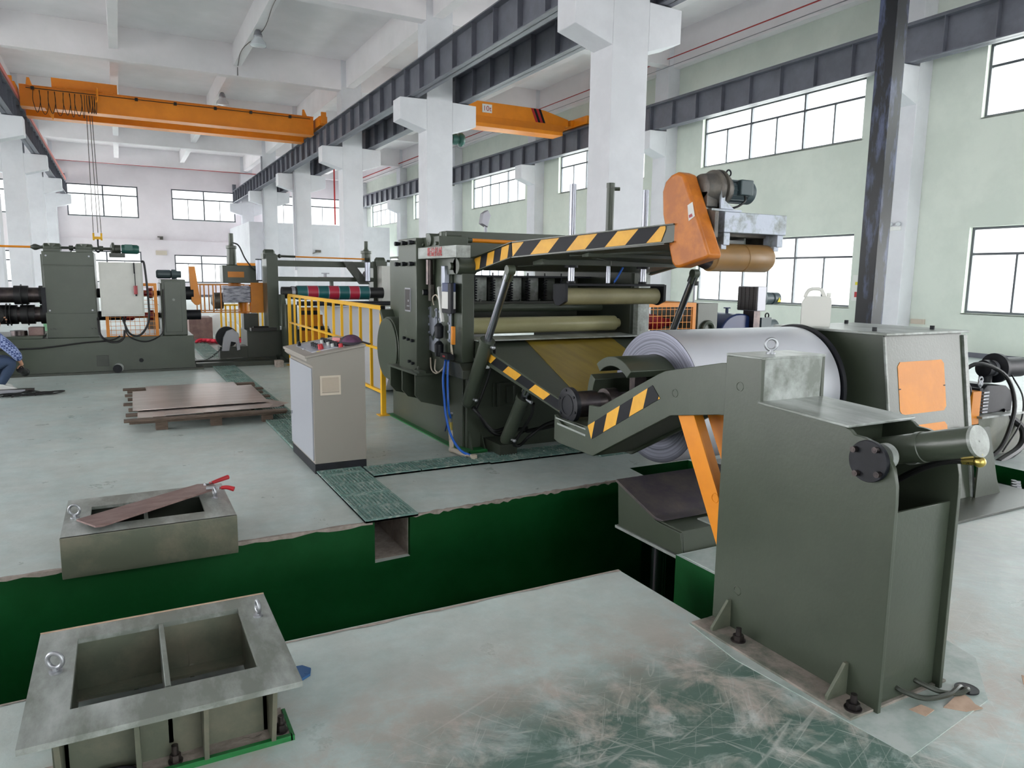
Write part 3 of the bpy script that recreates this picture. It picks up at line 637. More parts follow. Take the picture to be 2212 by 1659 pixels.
# ================================================================ MAIN LINE MACHINE (pinch rolls, leveller, hold-down arm)
lv = thing('levelling_machine', 'big olive levelling machine with khaki rolls, hazard striped hold-down arm and sloping entry table', 'machine', (3.85, 7.3, 0))
bf = MB(); bf.box(2.885, 4.95, 6.30, 8.42, 0, .80); bf.box(2.865, 2.885, 6.36, 8.42, 0, .74)
obj('base_frame', bf, 'olive', lv, bev=.004)
obj('foot_pad', MB().box(2.85, 3.05, 6.18, 6.40, 0, .03), 'kerbgreen', lv); obj('foot_gusset', MB().prism([(6.30, .03), (6.20, .03), (6.295, .20), (6.30, .20)], 'x', 2.90, 2.91), 'olive', lv); obj('foot_gusset', MB().prism([(6.30, .03), (6.20, .03), (6.295, .20), (6.30, .20)], 'x', 3.03, 3.04), 'olive', lv)
sf = MB(); sf.box(2.76, 2.90, 6.40, 7.45, .74, 1.85); sf.box(2.80, 2.90, 7.45, 8.3, .74, 1.86)
obj('side_frame', sf, 'olive', lv, bev=.004, label='near side frame carrying the air valves')
obj('front_post', MB().box(2.78, 2.905, 6.19, 6.38, .88, 1.74), 'olive', lv, bev=.006)
obj('post_foot', MB().prism([(6.08, .74), (6.08, .82), (6.16, .88), (6.40, .88), (6.40, .74)], 'x', 2.74, 2.94), 'olive_dk', lv, bev=.004)
obj('far_side_frame', MB().box(4.76, 4.93, 6.25, 8.3, .8, 1.86), 'olive_dk', lv, bev=.004)
obj('far_post', MB().box(4.80, 4.95, 6.17, 6.30, .8, 1.86), 'olive_top', lv, bev=.004)
sb = obj('gear_housing', MB().box(2.60, 2.76, 6.90, 7.43, .71, 2.055), 'olive', lv, bev=.006)
def cbolt(par, x, y, z, r=.022, L=.055): obj('cap_bolt', MB().cyl((x, y, z), (x - L * .35, y, z), r * .8, n=14).cyl((x - L * .35, y, z), (x - L, y, z), r, n=14), 'black', par)
for z in (2.01, 1.80):
    for y in (6.96, 7.17, 7.38): cbolt(sb, 2.60, y, z)
for y, z in ((6.99, 1.03), (7.11, 1.035), (7.23, 1.04), (6.98, .80), (7.08, .81)): cbolt(sb, 2.60, y, z, .016, .03)
obj('name_plate', MB().mat(1).box(2.592, 2.600, 7.055, 7.215, 1.32, 1.56).mat(0).box(2.589, 2.592, 7.068, 7.202, 1.335, 1.545), ['glassdk', 'galv'], sb)
obj('plate_figures', MB().box(2.588, 2.589, 7.09, 7.12, 1.42, 1.44).box(2.588, 2.589, 7.08, 7.10, 1.37, 1.385).box(2.588, 2.589, 7.12, 7.145, 1.37, 1.385), 'galv', sb)
# sign beam with the maker's four characters
sg = obj('sign_beam', MB().box(2.62, 2.76, 5.965, 6.92, 1.848, 1.955), 'olive_top', lv, bev=.002, label='grey beam plate with red characters')
cu = bpy.data.curves.new('lettering', 'FONT'); cu.body = '新益机械'; cu.size = .092; cu.extrude = .0008; cu.align_x = 'CENTER'; cu.align_y = 'CENTER'; cu.offset = 0
to = text_mesh('lettering', cu, 'red', sg)
to.matrix_local = Matrix(((0, 0, -1, 2.6175 - 3.85), (-1, 0, 0, 6.465 - 7.3), (0, 1, 0, 1.902), (0, 0, 0, 1)))
# roof: chamfered cross beam, worm gearboxes and orange cross shaft
obj('top_beam', MB().prism([(2.78, 1.88), (2.78, 1.97), (3.12, 2.165), (4.62, 2.175), (4.80, 2.10), (4.80, 1.88)], 'y', 7.35, 7.5), 'olive', lv, bev=.004)
obj('roof_plate', MB().box(2.80, 4.93, 7.30, 8.3, 1.88, 1.90), 'olive', lv, bev=.004)
gb = MB(); gb.box(2.68, 2.98, 6.50, 6.95, 1.955, 2.06); gb.cyl((2.66, 6.72, 2.03), (3.0, 6.72, 2.03), .062, n=20); gb.cyl((2.74, 6.55, 2.0), (2.74, 6.55, 2.10), .035); gb.cyl((2.74, 6.9, 2.0), (2.74, 6.9, 2.10), .035)
for y in (6.54, 6.72, 6.88): gb.cyl((2.68, y, 1.99), (2.655, y, 1.99), .018, n=8)
gb.cyl((2.98, 6.72, 2.04), (3.12, 6.72, 2.04), .028)
obj('worm_gearbox', gb, 'olive', lv, bev=.003)
obj('cross_shaft', MB().cyl((3.12, 6.72, 2.04), (4.72, 6.72, 2.02), .020, n=14), 'orange', lv)
# rolls
obj('pinch_roll', MB().lathe((2.905, 6.46, 1.205), (1, 0, 0), [(0, .082), (1.70, .082), (1.71, .0815), (1.80, .080), (1.81, .05), (1.86, .05)], 40), 'roll', lv)
obj('guide_roll', MB().lathe((2.905, 6.80, 1.365), (1, 0, 0), [(0, .042), (1.86, .042)], 24), 'olive', lv)
obj('table_lip', MB().prism([(6.10, 1.085), (6.42, 1.095), (6.42, 1.105), (6.10, 1.097)], 'x', 2.905, 5.0), 'olive_top', lv)
lb = MB().box(2.905, 4.76, 6.95, 7.1, 1.40, 1.425); lb.box(2.905, 4.76, 7.28, 7.36, 1.10, 1.69)
for i in range(7): lb.cyl((3.1 + .24 * i, 6.97, 1.425), (3.1 + .24 * i, 6.97, 1.45), .012, n=8)
obj('spring_bed', lb, 'olive_dk', lv)
for i in range(6):
    x = 3.42 + .215 * i
    obj('cylinder_block', MB().box(x - .07, x + .07, 7.12, 7.26, 1.425, 1.68), 'olive_top' if i < 4 else 'olive_dk', lv, bev=.008)
for i in range(6):
    x = 3.31 + .215 * i; s_ = MB(); pts = [(x + .026 * math.cos(k * .9), 7.05 + .026 * math.sin(k * .9), 1.43 + .22 * k / 56) for k in range(57)]
    s_.tube(pts, .0065, 6, 0); s_.cyl((x, 7.05, 1.42), (x, 7.05, 1.73), .008, n=8); obj('return_spring', s_, 'black', lv)
obj('top_bar', MB().box(3.1, 4.76, 7.0, 7.28, 1.68, 1.70), 'black', lv)
# pneumatics on the near side
pn = obj('valve_panel', MB().box(2.752, 2.76, 6.42, 7.0, .90, 1.70), 'olive', lv)
def ppart(name, mb, m, **k): return obj(name, mb, m, pn, **k)
ppart('air_cylinder', MB().box(2.70, 2.752, 6.42, 6.50, 1.60, 1.78).box(2.705, 2.752, 6.41, 6.51, 1.46, 1.6), 'alum', bev=.004)
ppart('air_cylinder', MB().cyl((2.70, 6.80, 1.60), (2.70, 6.80, 1.84), .036, n=16), 'darksteel'); ppart('hanger_rod', MB().box(2.70, 2.74, 6.77, 6.83, 1.44, 1.60), 'castgrey')
ppart('pressure_gauge', MB().cyl((2.72, 6.92, 1.52), (2.67, 6.92, 1.52), .036, n=24).mat(1).cyl((2.67, 6.92, 1.52), (2.667, 6.92, 1.52), .030, n=24), ['black', 'white'])
ppart('gauge_tube', MB().cyl((2.71, 6.92, 1.55), (2.71, 6.92, 1.66), .015, n=10), 'zinc')
ppart('warning_label', MB().mat(0).box(2.748, 2.752, 6.60, 6.68, 1.48, 1.58).mat(1).box(2.747, 2.748, 6.61, 6.67, 1.555, 1.575), ['paper', 'yel_label'])
ppart('solenoid_block', MB().mat(1).box(2.68, 2.752, 6.27, 6.43, 1.54, 1.62).mat(0).box(2.675, 2.752, 6.27, 6.43, 1.38, 1.54).mat(2).box(2.68, 2.752, 6.27, 6.43, 1.34, 1.38).box(2.67, 2.7, 6.20, 6.27, 1.34, 1.62), ['paper', 'blue', 'black'], bev=.004)
ppart('grey_cable_trunk', MB().bar((2.70, 6.55, 1.58), (2.69, 6.44, 1.25), .035, .035), 'white', bev=.006)
for y, z0, z1 in ((6.90, 1.10, 1.38), (6.72, 1.11, 1.37), (6.62, 1.09, 1.36), (6.39, 1.06, 1.34)):
    b = MB().box(2.738, 2.752, y - .018, y + .018, z0, z1)
    for k in range(4): b.cyl((2.738, y, z0 + .02 + (z1 - z0 - .04) * k / 3), (2.725, y, z0 + .02 + (z1 - z0 - .04) * k / 3), .012, n=8)
    ppart('manifold_strip', b, 'alum')
ppart('manifold_plate', MB().prism([(6.90, 1.27), (6.74, 1.27), (6.75, 1.15), (6.82, 1.08), (6.89, 1.15)], 'x', 2.735, 2.752), 'alum')
ppart('manifold_plate', MB().prism([(6.93, 1.07), (6.86, 1.09), (6.80, 1.03), (6.74, 1.08), (6.66, 1.08), (6.67, .92), (6.92, .94)], 'x', 2.735, 2.752), 'alum')
for z in (1.16, .985): ppart('air_filter', MB().lathe((2.69, 6.53, z - .075), (0, 0, 1), [(0, .02), (.01, .042), (.12, .045), (.15, .02)], 18), 'black')
ppart('regulator', MB().box(2.68, 2.75, 6.30, 6.48, .90, .955).mat(1).box(2.679, 2.68, 6.36, 6.42, .92, .935), ['black', 'red'])
hz = MB()
for k in range(5): hz.tube([(2.735, 6.33 - .008 * k, .95), (2.72, 6.31, 1.05 + .02 * k), (2.735, 6.26, 1.08 + .03 * k)], .0045, 6)
hz.tube([(2.73, 6.76, 1.40), (2.70, 6.72, 1.47), (2.70, 6.62, 1.50), (2.70, 6.52, 1.42)], .006, 6); hz.tube([(2.74, 6.88, .86), (2.70, 6.75, .76), (2.70, 6.62, .735), (2.72, 6.5, .80), (2.73, 6.44, .90)], .007, 6)
hz.tube([(2.74, 6.74, .86), (2.70, 6.66, .77), (2.70, 6.58, .745)], .007, 6); ppart('air_tube', hz, 'beige')
ppart('tube_connector', MB().box(2.70, 2.735, 6.235, 6.265, 1.05, 1.22), 'orange', bev=.004)
# bracket shelf with three ribs, drum guard behind
sh_ = obj('bracket_shelf', MB().box(2.53, 2.88, 6.72, 7.62, .705, .725).box(2.55, 2.62, 6.70, 6.86, .725, .75).prism([(6.86, .725), (7.0, .725), (6.86, .79)], 'x', 2.60, 2.615), 'olive', lv, bev=.002)
for y in (6.80, 7.18, 7.56): obj('rib', MB().prism([(2.54, .705), (2.54, .50), (2.60, .43), (2.865, .36), (2.865, .705)], 'y', y - .012, y + .012), 'olive', sh_, bev=.002)
dr = MB(); dr.cyl((2.66, 7.98, .86), (2.88, 7.98, .86), .36, n=56); dr.cyl((2.64, 7.98, .86), (2.66, 7.98, .86), .345, n=56); dr.bar((2.65, 8.16, 1.20), (2.86, 8.16, 1.20), .05, .22, (0, 1, 1)); obj('drum_housing', dr, 'olive', lv, bev=.006)
obj('hinge_lug', MB().lathe((2.73, 6.22, 1.775), (1, 0, 0), [(0, .075), (.19, .075)], 28).box(2.73, 2.92, 6.22, 6.42, 1.70, 1.85).cyl((2.70, 6.30, 1.775), (2.73, 6.30, 1.775), .035, n=14), 'olive', lv, bev=.003); obj('rear_boss', MB().cyl((2.70, 6.95, 1.78), (2.76, 6.95, 1.78), .045, n=14), 'olive', lv)
# sloping entry table
tz = lambda y: 1.10 - .2 * (6.38 - y)
tb = MB(); tb.prism([(6.36, tz(6.36) - .03), (4.56, tz(4.56) - .03), (4.56, tz(4.56)), (6.36, tz(6.36))], 'x', 2.93, 4.92)
tb.prism([(6.36, tz(6.36) - .16), (5.9, tz(5.9) - .13), (4.56, tz(4.56) - .10), (4.56, tz(4.56)), (6.36, tz(6.36) + .02)], 'x', 2.92, 2.93)
tb.prism([(6.36, tz(6.36) - .16), (4.56, tz(4.56) - .10), (4.56, tz(4.56)), (6.36, tz(6.36) + .02)], 'x', 4.92, 4.93)
tbo = obj('entry_table', tb, 'olive', lv, bev=.002)
def table_pt(x, y, dz=0): return (x, y, tz(y) + dz)
obj('yellow_plate', MB().hull_plate([table_pt(3.50, 6.33, .001), table_pt(4.52, 6.30, .001), table_pt(4.06, 4.6, .001), table_pt(3.09, 4.6, .001)], (0, 0, .006)), 'plate_y', tbo)
sd = V(0, 4.56 - 5.98, tz(4.56) - tz(5.98)).normalized(); tn = V(0, -sd.z, sd.y)
if tn.z < 0: tn = -tn
t2 = tape((2.92, 5.98, tz(5.98)), sd, tn, [(0, -.086), (1.44, -.086), (1.44, -.008), (0, -.008)], .24, 1.15, 0, off=.002)
t2.v = [V(2.9195 - abs(p.x - 2.92), p.y, p.z) for p in t2.v]; obj('hazard_tape', t2, ['tape_y', 'tape_k'], tbo)
def ram(name, a, b, f, r, rr, par):
    a = V(*a); b = V(*b); d = b - a; m = a + d * f; o = obj(name, MB().lathe(a, d, [(0, r), ((m - a).length - .05, r), ((m - a).length - .048, r * 1.12), ((m - a).length, r * 1.12)], 28).sphere(a, r * .95), 'olive', par, bev=.002)
    obj('piston_rod', MB().cyl(m, b, rr, n=20), 'chrome', o); obj('clevis', MB().cyl(b - V(.035, 0, 0), b + V(.035, 0, 0), rr * 1.25, n=18).bar(b - d.normalized() * .10, b + d.normalized() * .01, rr * 1.9, rr * 1.9), 'olive', o, bev=.003)
    for t in (.04, f - .04):
        p = a + d * t; obj('port_fitting', MB().cyl(p, p + V(.02, -r - .035, -.015), .014, n=8).sphere(p + V(.02, -r - .045, -.015), .018), 'zinc', o)
    return o
ram('arm_lift_ram', (2.85, 6.20, .505), (2.90, 5.475, 1.74), .50, .063, .034, lv); ram('arm_lift_ram', (4.95, 6.1, .505), (4.93, 5.475, 1.74), .50, .063, .034, lv)
ram('table_ram', (3.15, 5.98, .16), (3.15, 5.56, .735), .80, .062, .034, lv); ram('table_ram', (4.7, 5.98, .16), (4.7, 5.56, .735), .80, .062, .034, lv)
obj('ram_bracket', MB().box(3.06, 3.24, 5.93, 6.30, .02, .12), 'olive_dk', lv); obj('ram_bracket', MB().box(4.6, 4.8, 5.93, 6.30, .02, .12), 'olive_dk', lv)
obj('service_hatch', MB().box(3.16, 3.40, 6.285, 6.30, .42, .66).box(3.19, 3.22, 6.26, 6.285, .42, .66).box(3.30, 3.38, 6.27, 6.285, .45, .62), 'olive', lv, bev=.004)
hs = MB(); hs.tube([(2.87, 6.13, .47), (2.90, 6.10, .42), (3.0, 6.14, .30), (3.10, 6.16, .21), (3.2, 6.16, .22), (3.35, 6.18, .26)], .017, 8); hs.tube([(2.86, 6.12, .46), (2.90, 6.06, .40), (3.0, 6.10, .27), (3.12, 6.12, .18), (3.3, 6.14, .2), (3.45, 6.1, .22)], .017, 8)
hs.tube([(2.92, 5.80, 1.09), (2.95, 5.86, .98), (2.95, 5.98, .75), (2.91, 6.08, .52), (2.89, 6.12, .44)], .013, 8)
hs.tube([(3.22, 5.60, .56), (3.25, 5.68, .44), (3.24, 5.84, .26), (3.20, 5.92, .12), (3.28, 5.94, .10), (3.34, 5.86, .2), (3.5, 5.84, .30), (3.66, 5.80, .34)], .015, 8)
hs.tube([(3.62, 5.9, .30), (3.64, 5.5, .45), (3.66, 5.35, .75)], .022, 8); hs.tube([(3.3, 5.95, .22), (3.6, 5.9, .26), (3.95, 5.86, .30), (4.3, 5.9, .28)], .02, 8)
obj('hydraulic_hose', hs, 'rubber', lv)
# hold-down arm: two striped cheeks narrowing to the roller head
ar = obj('hold_down_arm', MB().box(3.0, 4.85, 6.10, 6.20, 1.74, 1.82).hull_plate([(3.0, 6.1, 1.745), (4.85, 6.1, 1.745), (4.93, 5.55, 1.84), (4.42, 4.25, 1.93), (3.52, 4.25, 1.93), (2.93, 5.55, 1.84)], (0, 0, .012)), 'olive_dk', lv, bev=.002)
cheek = [((2.90, 6.20, 1.725), (2.94, 5.50, 1.850), (2.94, 5.50, 1.970), (2.90, 6.20, 1.850)), ((2.94, 5.50, 1.850), (3.57, 4.20, 1.955), (3.57, 4.20, 2.075), (2.94, 5.50, 1.970))]
ck_ = MB(); mir = lambda p: (7.85 - p[0], p[1], p[2])
cm_ = MB()
for q in cheek: ck_.hull_plate(q, (.014, .004, 0)); cm_.hull_plate([mir(p) for p in q], (-.014, .004, 0))
# thin top flanges
for (a, b) in (((2.90, 6.20, 1.853), (2.94, 5.50, 1.973)), ((2.94, 5.50, 1.973), (3.57, 4.20, 2.078))): ck_.bar(a, b, .05, .008); cm_.bar(mir(a), mir(b), .05, .008)
for (a, b) in (((2.90, 6.20, 1.722), (2.94, 5.50, 1.847)), ((2.94, 5.50, 1.847), (3.57, 4.20, 1.952))): ck_.bar(a, b, .05, .008); cm_.bar(mir(a), mir(b), .05, .008)
obj('cheek_plate', ck_, 'olive', ar); obj('cheek_plate', cm_, 'olive', ar)
for i, q in enumerate(cheek):
    A, B, C2, D = [Vector(p) for p in q]; U_ = (B - A).normalized(); L = (B - A).length; Vp = ((D - A) - U_ * (D - A).dot(U_)).normalized(); h = .122
    if i == 0: t3 = tape(A, U_, Vp, [(.02, .006), (L, .006), (L, h - .008), (.02, h - .008)], .125, .45, 0)
    else: t3 = tape(A, U_, Vp, [(0, .006), (L - .10, .006), (L - .06, h - .03), (L - .06, h - .006), (0, h - .006)], .175, 1.05, 1)
    nrm = U_.cross(Vp); sgn = -1 if nrm.x > 0 else 1
    t3.v = [p + nrm * sgn * .004 for p in t3.v]; obj('hazard_tape', t3, ['tape_y', 'tape_k'], ar)
rb = MB()
for (a, b) in (((3.2, 5.9, 1.80), (4.4, 5.2, 1.88)), ((4.6, 5.9, 1.80), (3.5, 5.2, 1.88)), ((3.25, 5.1, 1.88), (4.1, 4.4, 1.93)), ((4.5, 5.1, 1.88), (3.75, 4.4, 1.93))): rb.bar(a, b, .05, .05)
rb.bar((3.15, 5.45, 1.815), (4.7, 5.45, 1.815), .16, .05); rb.bar((3.3, 4.95, 1.87), (4.5, 4.95, 1.87), .09, .04)
obj('arm_brace', rb, 'olive', ar, bev=.002)
# press roller slung under the arm
for x in (3.46, 4.24): obj('guide_rod', MB().cyl((x, 5.40, 1.64), (x, 5.40, 2.475), .029, n=20).mat(1).cyl((x, 5.40, 1.77), (x, 5.40, 1.79), .06, n=16).cyl((x, 5.4, 1.62), (x, 5.4, 1.655), .04, n=14), ['chrome', 'black'], ar)
obj('press_cylinder', MB().mat(0).cyl((3.85, 5.40, 1.80), (3.85, 5.40, 2.50), .034, n=24).cyl((3.85, 5.40, 2.47), (3.85, 5.40, 2.51), .037, n=24).cyl((3.88, 5.38, 2.46), (3.92, 5.36, 2.46), .016, n=10).mat(1).cyl((3.85, 5.4, 1.64), (3.85, 5.4, 1.8), .02, n=14), ['olive', 'chrome'], ar)
obj('roller_bracket', MB().box(3.36, 4.42, 5.30, 5.50, 1.615, 1.635).prism([(5.50, 1.63), (5.50, 1.50), (5.46, 1.45), (5.40, 1.44), (5.30, 1.48), (5.30, 1.63)], 'x', 3.34, 3.37).prism([(5.50, 1.63), (5.50, 1.50), (5.46, 1.45), (5.40, 1.44), (5.30, 1.48), (5.30, 1.63)], 'x', 4.41, 4.44), 'black', ar, bev=.003)
obj('press_roller', MB().lathe((3.38, 5.40, 1.525), (1, 0, 0), [(0, .05), (.005, .074), (1.015, .074), (1.02, .05)], 32), 'roll_dull', ar)
obj('air_hose', MB().tube([(3.90, 5.38, 1.64), (3.93, 5.36, 1.70), (3.97, 5.34, 1.78)], .009, 8), 'hose_blue', ar)
# roller head: motor, gearbox, chain guard, rubber roller
hx = lambda y, z: (y, z)
gpoly = [(4.36, 2.32), (4.33, 2.39), (4.27, 2.43), (4.20, 2.445), (4.13, 2.42), (4.10, 2.36), (3.84, 1.86), (3.845, 1.83), (3.98, 1.80), (4.13, 1.765), (4.18, 1.765), (4.22, 1.80), (4.345, 2.15)]
go = obj('chain_guard', MB().prism(gpoly, 'x', 3.57, 3.70), 'guard', ar, bev=.02, seg=3)
obj('fixing_tab', MB().box(3.70, 3.76, 3.98, 3.99, 2.05, 2.11).bar((3.70, 3.985, 2.04), (3.74, 3.985, 2.09), .01, .03), 'guard', go)
obj('guard_sticker', MB().mat(0).hull_plate([(3.568, 4.07, 2.20), (3.568, 4.02, 2.22), (3.568, 3.99, 2.12), (3.568, 4.05, 2.09)], (-.001, 0, 0)).mat(1).hull_plate([(3.566, 4.05, 2.13), (3.566, 4.02, 2.14), (3.566, 4.01, 2.12), (3.566, 4.045, 2.11)], (-.001, 0, 0)), ['paper', 'redpaint'], go)
hb_ = obj('head_bracket', MB().prism([(4.45, 1.93), (4.45, 2.10), (4.05, 2.18), (3.93, 2.16), (3.93, 1.98), (4.1, 1.86)], 'x', 3.70, 3.735).prism([(4.45, 1.93), (4.45, 2.10), (4.14, 2.10), (4.12, 1.98), (4.05, 1.90), (4.1, 1.86)], 'x', 4.40, 4.42).box(3.70, 4.42, 4.10, 4.45, 2.0, 2.10), 'castgrey', ar, bev=.003)
obj('mount_box', MB().box(3.83, 4.455, 3.97, 4.12, 2.02, 2.165).box(3.84, 3.90, 3.98, 4.12, 1.93, 2.02).box(4.38, 4.44, 3.98, 4.12, 1.93, 2.02).box(3.83, 3.88, 3.99, 4.1, 1.90, 1.935).box(4.36, 4.41, 3.99, 4.1, 1.90, 1.935).cyl((3.85, 4.04, 1.87), (3.85, 4.04, 1.91), .012, n=8).cyl((4.38, 4.04, 1.87), (4.38, 4.04, 1.91), .012, n=8), 'silver', hb_, bev=.005)
obj('motor_foot', MB().box(3.73, 4.02, 4.0, 4.2, 2.17, 2.185).prism([(3.80, 2.185), (3.93, 2.185), (3.84, 2.24), (3.83, 2.33), (3.80, 2.33)], 'y', 3.985, 4.0), 'silver', hb_)
g2 = MB().lathe((3.70, 4.10, 2.33), (1, 0, 0), [(0, .085), (.01, .10), (.10, .115), (.11, .135), (.13, .135), (.135, .12), (.15, .12), (.155, .14), (.17, .14), (.175, .125), (.20, .12), (.21, .105), (.235, .10)], 40)
g2.box(3.70, 3.80, 4.02, 4.18, 2.2, 2.3); obj('gear_reducer', g2, 'castgrey', ar, bev=.001)
m2 = MB().lathe((3.93, 4.10, 2.325), (1, 0, 0), [(0, .07), (.01, .078), (.17, .078), (.175, .085), (.24, .085), (.26, .07)], 32)
for k in range(14):
    a = k * math.pi * 2 / 14; m2.bar((3.95, 4.10 + .082 * math.cos(a), 2.325 + .082 * math.sin(a)), (4.10, 4.10 + .082 * math.cos(a), 2.325 + .082 * math.sin(a)), .006, .006)
mo = obj('drive_motor', m2, 'motor', ar); obj('terminal_box', MB().box(3.99, 4.11, 3.985, 4.03, 2.29, 2.40), 'motor', mo, bev=.008)
eyebolt(mo, (3.95, 4.08, 2.41), .022, .006, (0, 1, 0), 'black'); obj('motor_cable', MB().tube([(4.04, 4.0, 2.29), (4.03, 3.985, 2.25), (3.98, 4.0, 2.21), (3.92, 4.03, 2.19)], .008, 8), 'rubber', mo)
obj('nip_roller', MB().lathe((3.70, 4.08, 1.845), (1, 0, 0), [(0, .05), (.06, .05), (.065, .085), (.10, .095), (.105, .103), (.39, .103), (.395, .098), (.41, .098), (.415, .103), (.66, .103), (.69, .085), (.70, .05)], 40), 'bronze', ar)
obj('roller_hub', MB().lathe((3.66, 4.08, 1.845), (1, 0, 0), [(0, .04), (.03, .06), (.11, .088), (.12, .06)], 24), 'darksteel', ar)
# air supply at the near foot: beige riser, valve, two blue hoses
ap_ = thing('air_supply_pipe', 'beige air pipe rising from the floor grating with a ball valve at its head', 'pipe', (2.74, 6.3, 0))
obj('riser', MB().tube([(2.79, 5.95, .03), (2.77, 6.02, .03), (2.73, 6.30, .03)], .024, 10, 0).tube([(2.73, 6.31, .03), (2.72, 6.32, .22)], .022, 10, 0).box(2.765, 2.815, 5.92, 5.97, 0, .055).sphere((2.73, 6.31, .03), .03), 'beige', ap_)
obj('ball_valve', MB().cyl((2.72, 6.32, .22), (2.72, 6.32, .30), .022, n=12).mat(1).cyl((2.72, 6.32, .30), (2.715, 6.30, .38), .017, n=12).cyl((2.715, 6.30, .34), (2.70, 6.24, .40), .014, n=10), ['brass', 'zinc'], ap_)
obj('valve_lever', MB().bar((2.70, 6.34, .30), (2.69, 6.38, .20), .012, .006), 'blue', ap_)
solo('air_hose', MB().tube([(2.715, 6.36, .905), (2.69, 6.32, .75), (2.66, 6.24, .56), (2.67, 6.24, .42), (2.70, 6.27, .35)], .011, 8), 'hose_blue', 'short blue air hose from the regulator down to the ball valve', 'hose')
solo('air_hose', MB().tube([(2.715, 6.42, .905), (2.67, 6.38, .72), (2.64, 6.28, .54), (2.64, 6.24, .38), (2.66, 6.16, .2), (2.72, 6.06, .07), (2.83, 5.96, .025)], .012, 8), 'hose_blue', 'long blue air hose running from the regulator down onto the grating', 'hose')
struct('trim_6', MB().prism([(2.80, 6.18), (2.87, 6.18), (2.87, 8.45), (2.80, 8.45)], 'z', 0, .012), 'kerbgreen')
# work lamp on a post behind the machine
wl_ = thing('work_lamp', 'grey work lamp on a thin post above the levelling machine roof', 'lamp', (3.85, 7.9, 1.9))
obj('post', MB().cyl((3.85, 7.9, 1.9), (3.85, 7.9, 2.32), .018, n=10), 'galv', wl_); obj('lamp_head', MB().hull_plate([(3.78, 7.86, 2.30), (3.86, 7.86, 2.26), (3.90, 7.86, 2.40), (3.86, 7.86, 2.46), (3.80, 7.86, 2.42)], (0, .09, 0)), 'galv', wl_, bev=.006)
# ================================================================ FOREGROUND: open steel bases, plate, handles
def steel_base(name, label, x0, x1, y0, y1, zt, ox0, ox1, oy0, oy1, wy, div, ribs):
    t = thing('machine_frame', label, 'machine base', ((x0 + x1) / 2, (y0 + y1) / 2, 0)); k = .02
    tp = MB(); tp.box(x0, x1, y0, oy0, zt - k, zt).box(x0, x1, oy1, y1, zt - k, zt).box(x0, ox0, oy0, oy1, zt - k, zt).box(ox1, x1, oy0, oy1, zt - k, zt)
    obj('top_plate', tp, 'olive_top', t)
    w = MB(); w.box(ox0 - .06, ox1 + .06, wy, wy + .016, .016, zt - k); w.box(ox0 - .06, ox1 + .06, oy1 + .02, oy1 + .036, .016, zt - k); w.box(ox0 - .03, ox0 - .014, wy, oy1 + .036, .016, zt - k); w.box(ox1 + .014, ox1 + .03, wy, oy1 + .036, .016, zt - k)
    obj('web', w, 'olive_dirty', t)
    obj('divider', MB().box(div, div + .018, wy, oy1 + .02, .06, zt - .002), 'olive_top', t, bev=.002)
    obj('inner_ledge', MB().box(ox0 - .014, ox1 + .014, oy1 - .05, oy1 + .02, .05, .062), 'olive_dirty', t)
    for x in ribs:
        obj('rib', MB().prism([(y0 + .03, zt - k), (wy, zt - k), (wy, .016), (y0 + .10, .016), (y0 + .09, .05)], 'x', x - .008, x + .008), 'olive_dirty', t, bev=.001); obj('rib', MB().prism([(y1 - .03, zt - k), (oy1 + .036, zt - k), (oy1 + .036, .016), (y1 - .10, .016)], 'x', x - .008, x + .008), 'olive_dirty', t, bev=.001)
    return t
A = steel_base('steel_base', 'open two-cell steel machine base with two eye bolts, nearest the camera', -.352, .482, 2.415, 3.205, .28, -.222, .360, 2.582, 3.10, 2.60, .058, (-.255, -.035, .172, .395))
obj('bottom_plate', MB().box(-.32, .455, 2.53, 2.72, 0, .016), 'rawconc', A); obj('bottom_plate', MB().box(-.32, .455, 3.14, 3.19, 0, .016), 'rawconc', A)
obj('painted_edge', MB().box(-.32, .46, 2.515, 2.532, -.0, .020).box(.455, .468, 2.515, 2.70, 0, .02), 'kerbgreen', A)
obj('rust_edge', MB().box(-.352, .482, 3.203, 3.209, .262, .284), 'card', A)
eyebolt(A, (-.278, 2.86, .28), .027, .008, (.55, 1, 0)); eyebolt(A, (.425, 2.99, .28), .024, .0075, (1, .12, 0))
for x, y in ((.43, 2.565), (.075, 2.555)):
    b = MB(); p = V(x, y, .016); b.cyl(p, p + V(0, 0, .006), .024, n=16); b.cyl(p + V(0, 0, .006), p + V(0, 0, .03), .018, n=6); b.cyl(p, p + V(0, 0, .062), .011, n=12); obj('anchor_bolt', b, 'darksteel', A)
solo('dark_rag', MB().sphere((-.12, 2.55, .03), .05, 14, 8, (1.6, .6, .45)), 'darkcloth', 'dark rag tucked under the lip of the two-cell steel base', 'rag')
B = thing('machine_frame', 'smaller closed-front steel base overhanging the far edge of the green pit', 'machine base', (.08, 4.9, 0))
bt2 = MB(); k = .018; zt = .24; bt2.box(-.37, .54, 4.50, 4.66, zt - k, zt).box(-.37, .54, 5.05, 5.26, zt - k, zt).box(-.37, -.235, 4.66, 5.05, zt - k, zt).box(.378, .54, 4.66, 5.05, zt - k, zt)
obj('top_plate', bt2, 'olive_top', B); obj('front_plate', MB().prism([(4.495, zt), (4.495, .035), (4.51, .0), (4.53, 0), (4.515, zt)], 'x', -.372, .542), 'olive_dirty', B, bev=.003)
obj('web', MB().box(-.36, -.345, 4.52, 5.2, 0, .222).box(.515, .53, 4.52, 5.2, 0, .222).box(-.34, .51, 5.12, 5.14, 0, .222), 'olive_dk', B); obj('divider', MB().box(.05, .068, 4.64, 5.12, .05, .238), 'olive_top', B)
